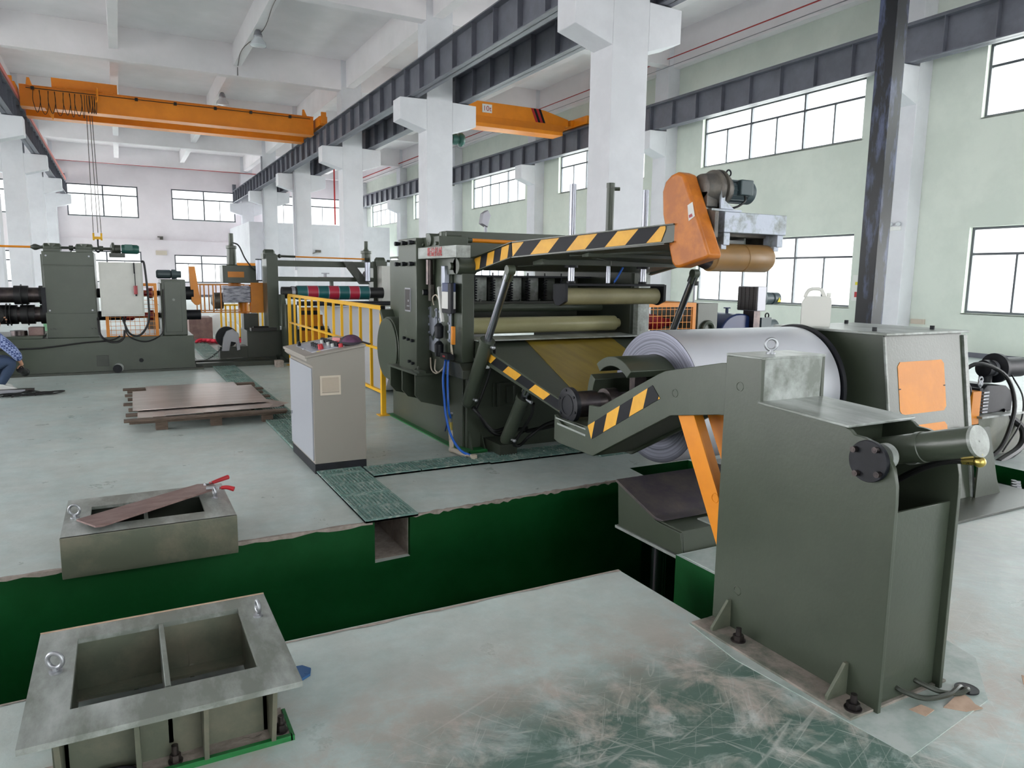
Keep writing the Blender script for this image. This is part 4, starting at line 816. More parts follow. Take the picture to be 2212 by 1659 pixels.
obj('bottom_plate', MB().box(-.34, .51, 4.55, 5.2, .0, .006), 'olive_dk', B)
eyebolt(B, (-.315, 4.86, .24), .030, .008, (.4, 1, 0)); eyebolt(B, (.462, 4.92, .24), .024, .0075, (1, .2, 0))
solo('steel_strip_plate', MB().hull_plate([(-.30, 4.72, .262), (-.20, 4.545, .262), (-.16, 4.545, .262), (.50, 5.02, .272), (.47, 5.13, .272), (.38, 5.16, .271)], (0, 0, .010)), 'rust', 'long rusty brown steel plate lying diagonally across the pit-edge base', 'plate')
pk = thing('pliers', 'red-handled tool lying on the end of the rusty plate', 'tool', (.5, 5.0, .24))
obj('tool_head', MB().bar((.42, 5.0, .292), (.50, 4.99, .29), .03, .014), 'zinc', pk); obj('tool_neck', MB().tube([(.42, 5.10, .285), (.47, 5.14, .285)], .012, 8, 0), 'zinc', pk)
for a, b in (((.455, 5.12, .285), (.58, 5.22, .29)), ((.50, 4.985, .285), (.585, 4.955, .275))): obj('handle', MB().tube([a, ((a[0] + b[0]) / 2, (a[1] + b[1]) / 2 + .005, .287), b], .011, 10, 4, .016), 'red', pk)
solo('rubber_sole', MB().prism([(.50, 2.90), (.575, 2.895), (.615, 2.92), (.628, 2.965), (.60, 3.005), (.55, 3.01), (.50, 2.99)], 'z', .001, .012).cyl((.60, 2.93, .012), (.60, 2.93, .014), .008, n=10), 'bluerub', 'blue rubber flip-flop sole poking out from under the two-cell base', 'sandal', bev=.003)

# ---------------------------------------------------------------- drain gratings
def grating(x0, x1, y0, y1, alongx, label, group, tilt=0, z=.004):
    mb = MB(); t = .022; w = x1 - x0; h = y1 - y0; b = .018
    mb.box(0, w, 0, h, 0, t * .55); mb.box(0, w, 0, b, 0, t).box(0, w, h - b, h, 0, t).box(0, b, b, h - b, 0, t).box(w - b, w, b, h - b, 0, t)
    n = int((w if alongx else h) / .028)
    for i in range(1, n):
        if alongx: x = w * i / n; mb.box(x - .005, x + .005, b * 1.6, h * .46, t * .5, t).box(x - .005, x + .005, h * .54, h - b * 1.6, t * .5, t)
        else: y = h * i / n; mb.box(b * 1.6, w * .46, y - .005, y + .005, t * .5, t).box(w * .54, w - b * 1.6, y - .005, y + .005, t * .5, t)
    mb.v = [p + V(x0, y0, z) for p in mb.v]
    return solo('drain_grate', mb, 'grate', label, 'drain grating', group)
# lane of gratings running away from the pit (beyond the console) and the cross lane in front of the machine
g1 = grating(1.385, 1.765, 4.675, 5.30, True, 'green drain grating overhanging the pit edge above the square channel mouth', None)
g2 = grating(1.385, 1.765, 5.315, 5.93, True, 'green drain grating second from the pit edge, touching the overhanging one', None)
y = 6.1; n = 0; src = None
ORD = 'fourth fifth sixth seventh eighth ninth tenth eleventh twelfth thirteenth fourteenth fifteenth sixteenth seventeenth'.split()
while y < 27:
    lb = 'green drain grating of the long lane, %s plate counted from the pit edge' % ORD[n] if n < len(ORD) else 'green drain grating of the long lane, in its far stretch beyond the dark floor rails'
    if src is None: src = grating(1.385, 1.765, y, y + .59, True, lb, 'gratings of the long drain lane')
    else: dup(src, (1.575, y + .295, .004), label=lb)
    n += 1
    y += .605
grating(1.385, 1.765, 5.945, 6.09, True, 'short green drain grating at the corner where the two drain lanes meet', None)
x = 1.785
names = ['first green grating of the cross lane, right beside the lane corner', 'second green grating of the cross lane, at the foot of the grey console', 'third green grating of the cross lane, where the beige pipe ends', 'fourth green grating of the cross lane, under the blue hose end', 'fifth green grating of the cross lane, in front of the machine foot', 'last green grating of the cross lane, nearest the coil']
for i, w in enumerate((.42, .47, .16, .5, .5, .5)):
    grating(x, x + w, 5.77 - .03 * (i > 2), 6.07, True, names[i], None); x += w + .012
solo('chequer_plate', MB().box(3.95, 4.55, 5.55, 6.05, .001, .012), 'grate', 'dark green cover plate on the floor under the entry table', 'plate')

# ---------------------------------------------------------------- control console with things on it
cs = thing('control_console', 'grey control console with sloping desk top standing beside the drain grating', 'control desk', (1.6, 6.55, 0))
x0, x1, y0, y1 = 1.375, 1.822, 6.09, 7.0
dz = lambda x: 1.012 + (1.098 - 1.012) * (x - 1.315) / (1.825 - 1.315)
obj('plinth', MB().box(x0, x1, y0, y1, 0, .085), 'black', cs, bev=.002)
obj('cabinet_body', MB().prism([(x0, .085), (x1, .085), (x1, dz(x1) - .02), (1.325, dz(1.325) - .02), (1.325, .965), (x0, .925)], 'y', y0, y1), 'greydesk', cs, bev=.003)
obj('desk_top', MB().prism([(1.312, dz(1.312) - .02), (1.829, dz(1.829) - .02), (1.829, dz(1.829)), (1.312, dz(1.312))], 'y', y0 - .012, y1 + .012), 'greydesk', cs, bev=.003)
dr_ = obj('door', MB().box(x0 - .012, x0, y0 + .02, y1 - .02, .11, .905), 'grey_daylit', cs, bev=.002); obj('door_lock', MB().cyl((x0 - .012, 6.92, .40), (x0 - .022, 6.92, .40), .014, n=14), 'zinc', dr_)
lv_ = MB(); lv_.box(1.432, 1.605, y0 - .012, y0, .675, .695).box(1.432, 1.605, y0 - .012, y0, .825, .84).box(1.432, 1.446, y0 - .012, y0, .695, .825).box(1.59, 1.605, y0 - .012, y0, .695, .825)
for k in range(12): zz = .70 + .0105 * k; lv_.prism([(y0 - .011, zz), (y0, zz + .002), (y0, zz + .008), (y0 - .004, zz + .008)], 'x', 1.446, 1.59)
obj('vent_louvre', lv_, 'beige', cs)
obj('control_plate', MB().prism([(1.40, dz(1.40)), (1.68, dz(1.68)), (1.68, dz(1.68) + .003), (1.40, dz(1.40) + .003)], 'y', 6.22, 6.86), 'alum', cs)
def knob(x, y, r, h, m, nm='push_button'):
    p = V(x, y, dz(x)); return obj(nm, MB().cyl(p, p + V(-.17 * h, 0, h), r * 1.1, r, 14), m, cs)
for i in range(10): knob(1.635, 6.26 + .06 * i, .017, .035, 'black', 'selector_switch')
for i in range(4): knob(1.50, 6.40 + .07 * i, .016, .035, 'black', 'selector_switch')
for x, y in ((1.60, 6.30), (1.60, 6.45), (1.60, 6.68)): knob(x, y, .014, .03, 'white', 'pilot_lamp')
knob(1.50, 6.31, .022, .045, 'red'); knob(1.645, 6.20, .018, .03, 'red'); knob(1.42, 6.80, .016, .04, 'black', 'selector_switch'); knob(1.40, 6.52, .012, .008, 'galv', 'key_switch')
obj('yellow_label', MB().prism([(1.44, dz(1.44)), (1.47, dz(1.47)), (1.47, dz(1.47) + .002), (1.44, dz(1.44) + .002)], 'y', 6.20, 6.30), 'yel_label', cs)
bx_ = thing('paper_box', 'small red and cream cardboard box on the control console', 'box', (1.72, 6.42, 1.08))
ang = math.radians(24); R_ = Matrix.Rotation(ang, 3, 'Z'); c = V(1.735, 6.47, dz(1.735)); cs8 = [c + R_ @ V(a * .075, b * .055, 0) for a, b in ((-1, -1), (1, -1), (1, 1), (-1, 1))]
obj('carton', MB().hull_plate(cs8, (0, 0, .045)), 'redpaint', bx_, bev=.002); obj('lid', MB().hull_plate([p + V(0, 0, .0452) for p in cs8], (0, 0, .002)), 'card', bx_)
for k in range(4): q = cs8[0].lerp(cs8[1], .2 + .18 * k) + V(0, 0, .022); obj('printed_mark', MB().hull_plate([q + R_ @ V(-.008, -.0008, -.009), q + R_ @ V(.008, -.0008, -.009), q + R_ @ V(.005, -.0008, .009), q + R_ @ V(-.006, -.0008, .008)], R_ @ V(0, -.0006, 0)), 'yel_label', bx_)
hc = MB(); c = V(1.755, 6.27, dz(1.755) - .004); nn, mm = 28, 10; vs_ = []; fs = []
for j in range(mm + 1):
    th = math.pi / 2 * j / mm
    for i in range(nn):
        an = 2 * math.pi * i / nn; r = .098 * math.sin(th) * (1 + .05 * math.sin(3 * an)); vs_.append(c + V(r * math.cos(an) * 1.02, r * math.sin(an) * 1.2, .078 * math.cos(th) * (1 + .06 * math.cos(2 * an)) + .002))
for j in range(mm):
    for i in range(nn): fs.append((j * nn + i, (j + 1) * nn + i, (j + 1) * nn + (i + 1) % nn, j * nn + (i + 1) % nn))
hc.add(vs_, fs)
for q in range(len(hc.f)):
    i = q % nn; hc.m[q] = 1 if (nn * .50 < i < nn * .92) and q // nn < 8 else 0
ho = solo('cap', hc, ['darkcloth', 'purple'], 'black and plum cloth cap lying on the console desk', 'cap', base=tuple(c))
obj('peak', MB().hull_plate([c + V(.07, -.06, .02), c + V(.10, -.01, .02), c + V(.15, -.09, .004), c + V(.12, -.13, .002)], (0, 0, .006)), 'darkcloth', ho)

# ---------------------------------------------------------------- yellow railing along the strip pit
rl = thing('safety_railing', 'yellow tubular safety railing beside the hanging steel strip', 'railing', (2.74, 11.1, 0))
ry0, ry1, rz = 8.42, 13.9, 1.30
obj('top_rail', MB().bar((2.74, ry0, rz), (2.74, ry1, rz), .05, .05), 'yellow', rl, bev=.003)
obj('end_cap', MB().box(2.713, 2.767, ry0 - .03, ry0 - .02, rz - .05, rz + .026), 'black', rl)
obj('post', MB().bar((2.74, ry0, 0), (2.74, ry0, rz), .055, .055, (0, 1, 0)).box(2.67, 2.81, ry0 - .07, ry0 + .07, 0, .01), 'yellow', rl, bev=.002)
obj('post', MB().bar((2.74, ry1, 0), (2.74, ry1, rz), .055, .055, (0, 1, 0)).box(2.67, 2.81, ry1 - .07, ry1 + .07, 0, .01), 'yellow', rl, bev=.002)
obj('mid_rail', MB().bar((2.74, ry0, .80), (2.74, ry1, .80), .03, .03), 'yellow', rl); obj('bottom_rail', MB().bar((2.74, ry0, .28), (2.74, ry1, .28), .035, .035), 'yellow', rl)
for i in range(1, 12): yy = ry0 + (ry1 - ry0) * i / 12; obj('baluster', MB().bar((2.74, yy, .28), (2.74, yy, rz), .032, .032, (0, 1, 0)), 'yellow', rl)

# steel strip looping down from the leveller to the slitter
sp_ = [(8.35, 1.12), (8.7, 1.10), (9.05, .98), (9.3, .75), (9.5, .42), (9.75, .12), (10.2, .03), (10.9, .03), (11.6, .12), (12.3, .42), (12.9, .82), (13.4, 1.04), (13.88, 1.09)]
def crom(P, sm=6):
    Q = [(2 * P[0][0] - P[1][0], 2 * P[0][1] - P[1][1])] + P + [(2 * P[-1][0] - P[-2][0], 2 * P[-1][1] - P[-2][1])]; out = []
    for i in range(1, len(Q) - 2):
        for k in range(sm):
            t = k / sm; r = []
            for c in (0, 1):
                a, b, d, e = (Q[i + j][c] for j in (-1, 0, 1, 2)); r.append(.5 * (2 * b + (d - a) * t + (2 * a - 5 * b + 4 * d - e) * t * t + (3 * b - a - 3 * d + e) * t ** 3))
            out.append(tuple(r))
    return out + [P[-1]]
ss = crom(sp_); mb = MB()
for (ya, za), (yb, zb) in zip(ss, ss[1:]): mb.add([(3.2, ya, za), (4.55, ya, za), (4.55, yb, zb), (3.2, yb, zb), (3.2, ya, za - .004), (4.55, ya, za - .004), (4.55, yb, zb - .004), (3.2, yb, zb - .004)], [(0, 1, 2, 3), (7, 6, 5, 4), (0, 3, 7, 4), (1, 5, 6, 2)])
solo('steel_strip', mb, 'strip', 'broad pale grey steel strip sagging in a loop behind the yellow railing', 'steel strip')

# ---------------------------------------------------------------- pallet with metal sheets
pl = thing('pallet', 'weathered wooden pallet under the metal sheets on the open floor', 'pallet', (.75, 9.6, 0))
for yy in (8.55, 9.35, 10.15, 10.8): obj('stringer', MB().box(.0, 1.62, yy, yy + .10, .085, .115), 'wood', pl, bev=.004)
for xx in (.25, .80, 1.35):
    for yy in (8.57, 9.37, 10.17, 10.8): obj('block', MB().box(xx, xx + .12, yy, yy + .09, 0, .085), 'wood', pl, bev=.004)
for i, yy in enumerate((8.50, 8.85, 9.6, 10.3, 10.85)): obj('deck_board', MB().box(-.05 + .02 * (i % 2), 1.62 + .03 * (i % 2), yy, yy + .12, .115, .137), 'wood', pl, bev=.003)
def sheet(pts, z, label, sag=0):
    return solo('metal_sheet', MB().hull_plate([(x, y, z + d) for x, y, d in pts], (0, 0, .004)), 'sheet', label, 'metal sheet')
sheet([(.08, 8.62, 0), (1.55, 8.72, 0), (1.72, 8.95, 0), (1.40, 9.55, 0), (.10, 9.4, 0)], .138, 'lowest metal sheet on the pallet, poking out at the near right corner')
sheet([(.36, 8.60, 0), (1.45, 8.66, 0), (1.52, 8.86, 0), (.36, 8.86, 0)], .150, 'narrow bright metal strip along the near edge of the pallet stack')
sheet([(.04, 8.98, 0), (1.50, 9.02, 0), (1.52, 10.5, 0), (.06, 10.45, 0)], .158, 'large brownish metal sheet on top of the pallet stack')
sheet([(.22, 10.2, 0), (1.35, 10.2, 0), (1.35, 10.95, 0), (.22, 10.95, 0)], .146, 'metal sheet at the far end of the pallet stack')
# ================================================================ LEFT SLITTER (arbors, cabinet)
ls = thing('slitting_machine', 'long olive slitting machine with black arbors, grey switch box and orange mesh guard', 'machine', (-1.5, 14.6, 0))
obj('base', MB().box(-7.5, 1.09, 13.9, 15.7, .03, .60).box(-7.5, -1.15, 13.9, 14.6, .60, .645), 'olive', ls, bev=.005)
obj('base_flange', MB().box(-7.6, 1.22, 13.80, 15.8, 0, .035), 'olive_dk', ls)
obj('housing', MB().box(-1.09, -.36, 13.98, 15.2, .60, 2.0).box(-1.11, -1.09, 14.0, 15.2, 1.2, 1.95), 'olive', ls, bev=.006)
obj('housing_cover', MB().box(-1.075, -.375, 13.965, 13.98, 1.0, 1.77), 'olive', ls, bev=.003); obj('housing_cover', MB().box(-1.085, -.365, 13.965, 13.98, 1.785, 1.99), 'olive', ls, bev=.003)
bo = MB()
for x, z in ((-1.03, 1.93), (-.43, 1.93), (-1.03, 1.05), (-.43, 1.05), (-1.03, .75), (-.97, .75), (-.45, .75), (-.40, .75)): obj('cover_bolt', MB().cyl((x, 13.965, z), (x, 13.945, z), .014, n=8), 'zinc' if z > 1 else 'olive_dk', ls)
for x in (-.96, -.50):
    g = MB().box(x - .12, x + .12, 14.2, 14.5, 2.0, 2.05).lathe((x - .13, 14.35, 2.07), (1, 0, 0), [(0, .04), (.02, .07), (.24, .07), (.26, .04)], 18); g.cyl((x, 14.35, 2.0), (x, 14.35, 2.14), .07, n=16); obj('worm_gearbox', g, 'olive', ls, bev=.004)
obj('gear_shaft', MB().cyl((-.85, 14.35, 2.07), (-.62, 14.35, 2.07), .022, n=10).cyl((-.38, 14.35, 2.07), (-.12, 14.35, 2.07), .025, n=10).cyl((-.72, 14.35, 2.07), (-.66, 14.35, 2.07), .04, n=12).cyl((-.28, 14.35, 2.07), (-.22, 14.35, 2.07), .045, n=12), 'olive_dk', ls)
obj('drive_shaft', MB().cyl((-7.4, 14.35, 2.07), (-1.22, 14.35, 2.07), .018, n=10), 'orange', ls); obj('shaft_coupling', MB().lathe((-1.26, 14.35, 2.07), (1, 0, 0), [(0, .02), (.05, .05), (.08, .05), (.14, .025), (.2, .03)], 14), 'olive_dk', ls)
mo_ = obj('gear_motor', MB().lathe((-.12, 14.35, 2.07), (1, 0, 0), [(0, .05), (.03, .11), (.06, .11), (.07, .07), (.16, .07)], 20).box(-.14, .1, 14.2, 14.5, 1.93, 2.0), 'olive_dk', ls); obj('motor', MB().lathe((.05, 14.35, 2.07), (1, 0, 0), [(0, .07), (.02, .078), (.24, .078), (.27, .06)], 24).box(.10, .22, 14.25, 14.32, 2.05, 2.15), 'motor_gn', mo_)
cb_ = obj('switch_box', MB().box(-.30, .335, 13.72, 13.93, .955, 1.84), 'grey', ls, bev=.006); obj('box_door', MB().box(-.275, .31, 13.708, 13.72, .98, 1.815), 'grey', cb_, bev=.003)
obj('hanging_plug', MB().mat(0).cyl((.22, 13.69, 1.32), (.22, 13.69, 1.46), .028, n=14).mat(1).box(.205, .225, 13.68, 13.70, 1.66, 1.84).cyl((.22, 13.69, 1.46), (.22, 13.69, 1.68), .006, n=6).cyl((.225, 13.69, 1.29), (.225, 13.69, 1.32), .014, n=10), ['redpaint', 'black'], cb_)
def meshguard(name, x0, x1, y, z0, z1, par, nx, nz, fr=.05, mat='orange'):
    f = obj(name, MB().box(x0, x1, y, y + .03, z0, z0 + fr).box(x0, x1, y, y + .03, z1 - fr, z1).box(x0, x0 + fr, y, y + .03, z0 + fr, z1 - fr).box(x1 - fr, x1, y, y + .03, z0 + fr, z1 - fr), mat, par)
    w = MB()
    for i in range(1, nx): x = x0 + (x1 - x0) * i / nx; w.box(x - .003, x + .003, y + .012, y + .018, z0 + fr, z1 - fr)
    for i in range(1, nz): z = z0 + (z1 - z0) * i / nz; w.box(x0 + fr, x1 - fr, y + .012, y + .018, z - .003, z + .003)
    obj('wire_mesh', w, mat, f); return f
meshguard('mesh_guard', -.25, .545, 13.96, .565, 1.50, ls, 11, 13)
for z in (1.32, .93): obj('spindle', MB().lathe((-.36, 14.5, z), (1, 0, 0), [(0, .08), (.5, .08), (.52, .045), (.95, .045), (.96, .09), (1.12, .09)], 20), 'black', ls)
for z in (1.32, .93): obj('universal_joint', MB().lathe((.0, 14.5, z), (1, 0, 0), [(0, .05), (.02, .09), (.16, .09), (.2, .05), (.4, .05), (.42, .09), (.5, .09)], 16), 'redpaint', ls)
gh = obj('drive_housing', MB().box(.62, 1.0, 13.98, 14.9, .60, 1.565).box(.60, .65, 14.0, 14.9, .62, 1.5), 'olive', ls, bev=.01); obj('housing_door', MB().box(.66, .92, 13.965, 13.98, .66, 1.53), 'olive', gh, bev=.004); obj('door_catch', MB().cyl((.80, 13.965, 1.22), (.80, 13.92, 1.22), .022, n=10), 'olive_top', gh)
obj('drive_motor', MB().lathe((.56, 14.3, 1.655), (1, 0, 0), [(0, .05), (.02, .075), (.22, .075), (.24, .06), (.25, .085), (.3, .085), (.34, .06), (.4, .06)], 20), 'motor', ls)
obj('belt_guard', MB().prism([(1.10, 1.80), (1.20, 1.80), (1.27, 1.17), (1.25, 1.11), (1.18, 1.11), (1.12, 1.18)], 'y', 14.4, 14.5), 'orange', ls, bev=.004); obj('spindle_end', MB().cyl((1.0, 14.5, 1.32), (1.16, 14.5, 1.32), .12, n=20), 'black', ls); obj('spindle_end', MB().cyl((1.0, 14.5, .93), (1.27, 14.5, .93), .09, n=20), 'black', ls)
for z, r, rings in ((1.285, .125, (-1.45,)), (.965, .128, (-1.67, -1.38, -1.62))):
    ao = obj('arbor', MB().cyl((-7.3, 14.5, z), (-1.1, 14.5, z), r, n=28), 'darksteel', ls)
    for x in rings: obj('knife_ring', MB().lathe((x - .1, 14.5, z), (1, 0, 0), [(0, r + .002), (0, r + .03), (.09, r + .03), (.095, r + .055), (.105, r + .055), (.11, r + .03), (.2, r + .03), (.2, r + .002)], 30, closed=False), 'rubber', ao)
    obj('knife_ring', MB().lathe((-1.2, 14.5, z), (1, 0, 0), [(0, r + .002), (0, r + .03), (.08, r + .03), (.08, r + .002)], 30, closed=False), 'rubber', ao)
obj('slide_block', MB().box(-1.13, -1.07, 13.93, 14.0, 1.02, 1.42), 'black', ls)
obj('inspection_hole', MB().cyl((.245, 13.902, .195), (.245, 13.89, .195), .035, n=18), 'black', ls); obj('square_pocket', MB().box(-.42, -.24, 13.885, 13.9, .12, .30), 'olive_dk', ls, bev=.004)
obj('adjusting_wheel', MB().cyl((-.10, 13.9, .085), (-.10, 13.82, .085), .075, n=22).mat(1).cyl((-.12, 13.82, .075), (-.12, 13.78, .075), .07, n=22), ['olive_top', 'black'], ls)
cbm = MB(); cbm.tube([(.33, 13.72, 1.86), (.37, 13.70, 1.80), (.40, 13.70, 1.2), (.38, 13.72, .85), (.25, 13.74, .64), (.1, 13.74, .66), (.02, 13.74, .85), (.0, 13.8, .95)], .018, 8)
cbm.tube([(.05, 13.85, .95), (.03, 13.8, .80), (.08, 13.78, .62), (.3, 13.80, .52), (.5, 13.82, .58), (.62, 13.86, .75), (.64, 13.9, 1.4)], .012, 8)
cbm.tube([(-.36, 13.9, .93), (-.34, 13.8, .66), (-.22, 13.78, .54), (-.08, 13.78, .53), (0, 13.8, .6), (.02, 13.82, .72)], .018, 8); cbm.tube([(-6, 13.86, .36), (-1.7, 13.86, .44), (-1.1, 13.86, .46), (-.6, 13.86, .52), (-.2, 13.86, .55), (-.05, 13.86, .62)], .013, 8)
obj('power_cable', cbm, 'rubber', ls)
solo('bearing_ring', MB().ring((-1.50, 14.2, .645), (-1.50, 14.2, .72), .12, .07, 28), 'darksteel', 'dark steel bearing ring on the slitting machine bed', 'ring'); solo('rusty_block', MB().box(-1.36, -1.15, 14.1, 14.35, .645, .77), 'rust', 'rusty brown steel block on the slitting machine bed', 'block', bev=.005)

# ================================================================ REAR SLITTER FRAME with coloured separator rings
rs = thing('slitter_frame', 'olive slitter stand with red and teal striped roll behind the yellow railing', 'machine', (3.8, 14.9, 0))
obj('column', MB().box(2.48, 2.69, 14.6, 15.1, .60, 2.05), 'olive', rs, bev=.006); obj('column', MB().box(4.62, 4.82, 14.75, 15.1, .60, 1.96), 'olive', rs, bev=.006)
obj('base', MB().box(2.10, 5.2, 14.75, 15.6, .0, .60), 'olive_dk', rs, bev=.006); obj('base_foot', MB().box(2.62, 2.95, 14.3, 14.7, 0, .12), 'olive_dk', rs)
obj('cross_beam', MB().box(2.69, 4.62, 14.75, 14.95, 1.835, 1.95), 'olive', rs, bev=.004); obj('cross_beam', MB().box(2.69, 4.62, 14.75, 14.95, 1.55, 1.635), 'olive', rs, bev=.004)
obj('side_cabinet', MB().box(4.70, 5.20, 14.45, 14.8, 1.05, 1.875), 'grey', rs, bev=.006)
obj('cross_shaft', MB().cyl((3.05, 14.8, 2.025), (4.45, 14.8, 2.01), .014, n=8), 'orange', rs); obj('shaft_end', MB().cyl((2.72, 14.8, 2.03), (3.06, 14.8, 2.025), .022, n=8).lathe((2.72, 14.8, 2.03), (1, 0, 0), [(0, .02), (.04, .045), (.08, .02)], 12).cyl((4.45, 14.8, 2.01), (4.56, 14.8, 2.01), .03, n=8).cyl((4.9, 14.7, 1.98), (5.2, 14.7, 1.97), .025, n=8), 'olive_dk', rs)
for x, z in ((2.56, 2.07), (4.78, 1.97)): obj('worm_gearbox', MB().lathe((x - .11, 14.8, z), (1, 0, 0), [(0, .05), (.03, .085), (.19, .085), (.22, .05)], 18).box(x - .12, x + .12, 14.7, 14.95, z - .1, z), 'olive', rs, bev=.003)
for x in (2.32, 4.42): obj('air_cylinder', MB().mat(0).cyl((x, 14.5, 1.57), (x, 14.5, 1.94), .055, n=18).mat(1).cyl((x, 14.5, 1.94), (x, 14.5, 1.96), .058, n=18).cyl((x, 14.5, 1.545), (x, 14.5, 1.57), .058, n=18), ['alum', 'black'], rs)
obj('bellows_jack', MB().lathe((4.55, 15.0, 1.96), (0, 0, 1), [(0, .10), (.16, .10), (.17, .115), (.22, .115), (.23, .06), (.27, .04), (.42, .04)], 18), 'olive', rs)
rl2 = MB(); cols = [1, 2, 1, 2, 1, 2, 1]; rr = .135; yy, zz = 14.35, 1.335
rl2.mat(0).lathe((2.69, yy, zz), (1, 0, 0), [(0, .10), (.005, .112), (.2, .112), (.21, .10)], 30).mat(3).cyl((2.87, yy, zz), (2.93, yy, zz), .125, n=30).mat(0).cyl((2.93, yy, zz), (2.97, yy, zz), .12, n=30)
x = 2.97
for i, cidx in enumerate(cols): rl2.mat(cidx).cyl((x, yy, zz), (x + .187, yy, zz), rr, n=36); rl2.mat(3).cyl((x + .187, yy, zz), (x + .203, yy, zz), rr + .003, n=36); x += .203
rl2.mat(0).cyl((x, yy, zz), (4.68, yy, zz), .11, n=30); obj('separator_roll', rl2, ['rubber', 'teal', 'crimson', 'galv'], rs)
obj('strip_table', MB().box(2.95, 5.25, 13.9, 14.25, 1.10, 1.175).cyl((3.0, 13.86, 1.135), (5.25, 13.86, 1.135), .035, n=14), 'black', rs); obj('table_bracket', MB().prism([(2.66, 1.30), (2.72, 1.30), (2.80, .70), (2.66, .70)], 'y', 14.2, 14.5).box(2.70, 2.90, 14.0, 14.5, .10, 1.12), 'olive', rs)
sgd = obj('stepped_guard', MB().hull_plate([(3.0, 14.2, .04), (3.62, 14.2, .04), (3.34, 14.2, 1.06), (3.0, 14.2, 1.06)], (0, .04, 0)), 'rubber', rs)
for z0, z1 in ((.12, .32), (.42, .62), (.70, .92), (1.0, 1.06)): xa = 3.64 - (z0 + z1) / 2 * .28; obj('orange_slat', MB().box(3.0, xa, 14.15, 14.2, z0, z1), 'orange', sgd, bev=.004)
obj('gusset_arm', MB().prism([(3.95, 1.95), (4.15, 1.95), (4.5, 1.5), (4.3, 1.5)], 'y', 14.6, 14.7), 'olive_dk', rs)
obj('small_fitting', MB().cyl((3.62, 14.72, 1.64), (3.62, 14.72, 1.72), .03, n=10).box(3.55, 3.70, 14.7, 14.76, 1.70, 1.72), 'galv', rs)
# recoiler head in front-left of the frame
rh = thing('recoil_head', 'olive gear head on a column with an orange label and bubble wrap', 'machine', (2.1, 15.4, 0))
obj('gear_case', MB().box(1.76, 2.42, 15.2, 15.7, 1.50, 1.84), 'olive', rh, bev=.008); obj('label_plate', MB().box(1.85, 2.15, 15.19, 15.2, 1.61, 1.72), 'orange', rh, bev=.002)
obj('jack', MB().lathe((1.96, 15.4, 1.84), (0, 0, 1), [(0, .11), (.02, .09), (.32, .085), (.33, .10), (.38, .10), (.39, .05), (.42, .045), (.62, .045)], 20), 'olive', rh); obj('jack_hose', MB().tube([(1.97, 15.3, 2.28), (2.08, 15.25, 2.22), (2.18, 15.2, 1.98), (2.30, 15.15, 1.80), (2.40, 15.15, 1.72)], .014, 8), 'rubber', rh)
obj('orange_neck', MB().cyl((2.0, 15.45, 1.38), (2.0, 15.45, 1.50), .12, n=18).cyl((2.15, 15.45, .90), (2.15, 15.45, 1.15), .10, n=18), 'orange', rh); obj('orange_panel', MB().box(2.26, 2.52, 15.15, 15.2, .92, 1.51), 'orange', rh, bev=.004)
obj('bubble_wrap', MB().box(1.75, 2.26, 15.17, 15.6, 1.12, 1.44), pm('bubble wrap', (110, 112, 124), .22, .2, c2=(190, 192, 204), scale=9, bump=1.0, bscale=26, stretch=(.6, 1, 3)), rh, bev=.02)
cg = MB()
for z in (.93, 1.46): cg.bar((1.35, 15.3, z), (2.28, 15.3, z), .02, .02).bar((1.35, 16.1, z), (2.28, 16.1, z), .02, .02)
for x in (1.35, 1.42, 1.58, 1.72, 2.26): cg.bar((x, 15.3, .93), (x, 15.3, 1.46), .025, .025, (0, 1, 0)).bar((x, 16.1, .93), (x, 16.1, 1.46), .02, .02, (0, 1, 0))
obj('orange_cage', cg, 'orange', rh); obj('pedestal', MB().box(2.12, 2.40, 15.25, 15.55, .60, .90), 'olive_dk', rh)
hub = MB(); hub.lathe((1.55, 15.45, 1.15), (1, 0, 0), [(0, .06), (.06, .16), (.22, .16)], 20); obj('wrapped_hub', hub, 'castgrey', rh)
cl = thing('bracket_stand', 'round grey cast bracket with a hanging chain on the floor rail', 'bracket', (1.75, 14.9, 0))
obj('cast_bracket', MB().prism([(1.62, .22), (1.66, .48), (1.72, .60), (1.84, .64), (1.94, .55), (1.96, .24), (1.90, .22), (1.88, .38), (1.80, .40), (1.76, .22)], 'y', 14.7, 14.76), 'galv', cl, bev=.006); obj('backing_disc', MB().cyl((1.74, 14.80, .48), (1.74, 14.9, .48), .20, n=28), 'black', cl); obj('foot', MB().box(1.60, 2.1, 14.76, 15.1, .08, .30), 'olive_dk', cl)
chn = MB()
for i in range(26):
    t = i / 25; p = V(1.62, 14.7, .28).lerp(V(1.20, 14.5, .05), t) + V(0, 0, -.05 * math.sin(math.pi * t)); chn.torus(p, (0, 1, 0) if i % 2 else (.4, .3, 1), .013, .004, 10, 5)
obj('chain', chn, 'black', cl)
solo('floor_rail', MB().box(1.12, 2.6, 14.05, 14.15, 0, .07).box(1.12, 2.6, 14.02, 14.18, .07, .085), 'olive_dk', 'nearer dark floor rail running to the slitter stand', 'rail'); solo('floor_rail', MB().box(1.14, 2.6, 14.55, 14.65, 0, .07).box(1.14, 2.6, 14.52, 14.68, .07, .085), 'olive_dk', 'farther dark floor rail under the cast bracket', 'rail')
solo('black_roller_table', MB().box(2.15, 2.62, 14.55, 14.74, .60, .66).cyl((2.2, 14.65, .64), (2.6, 14.65, .64), .05, n=14), 'rubber', 'black rubber topped block on the base left of the slitter stand', 'block')
solo('concrete_block', MB().box(2.42, 2.56, 13.62, 13.8, 0, .12), 'rawconc', 'small pale concrete block on the floor by the slitter stand', 'block', bev=.008)
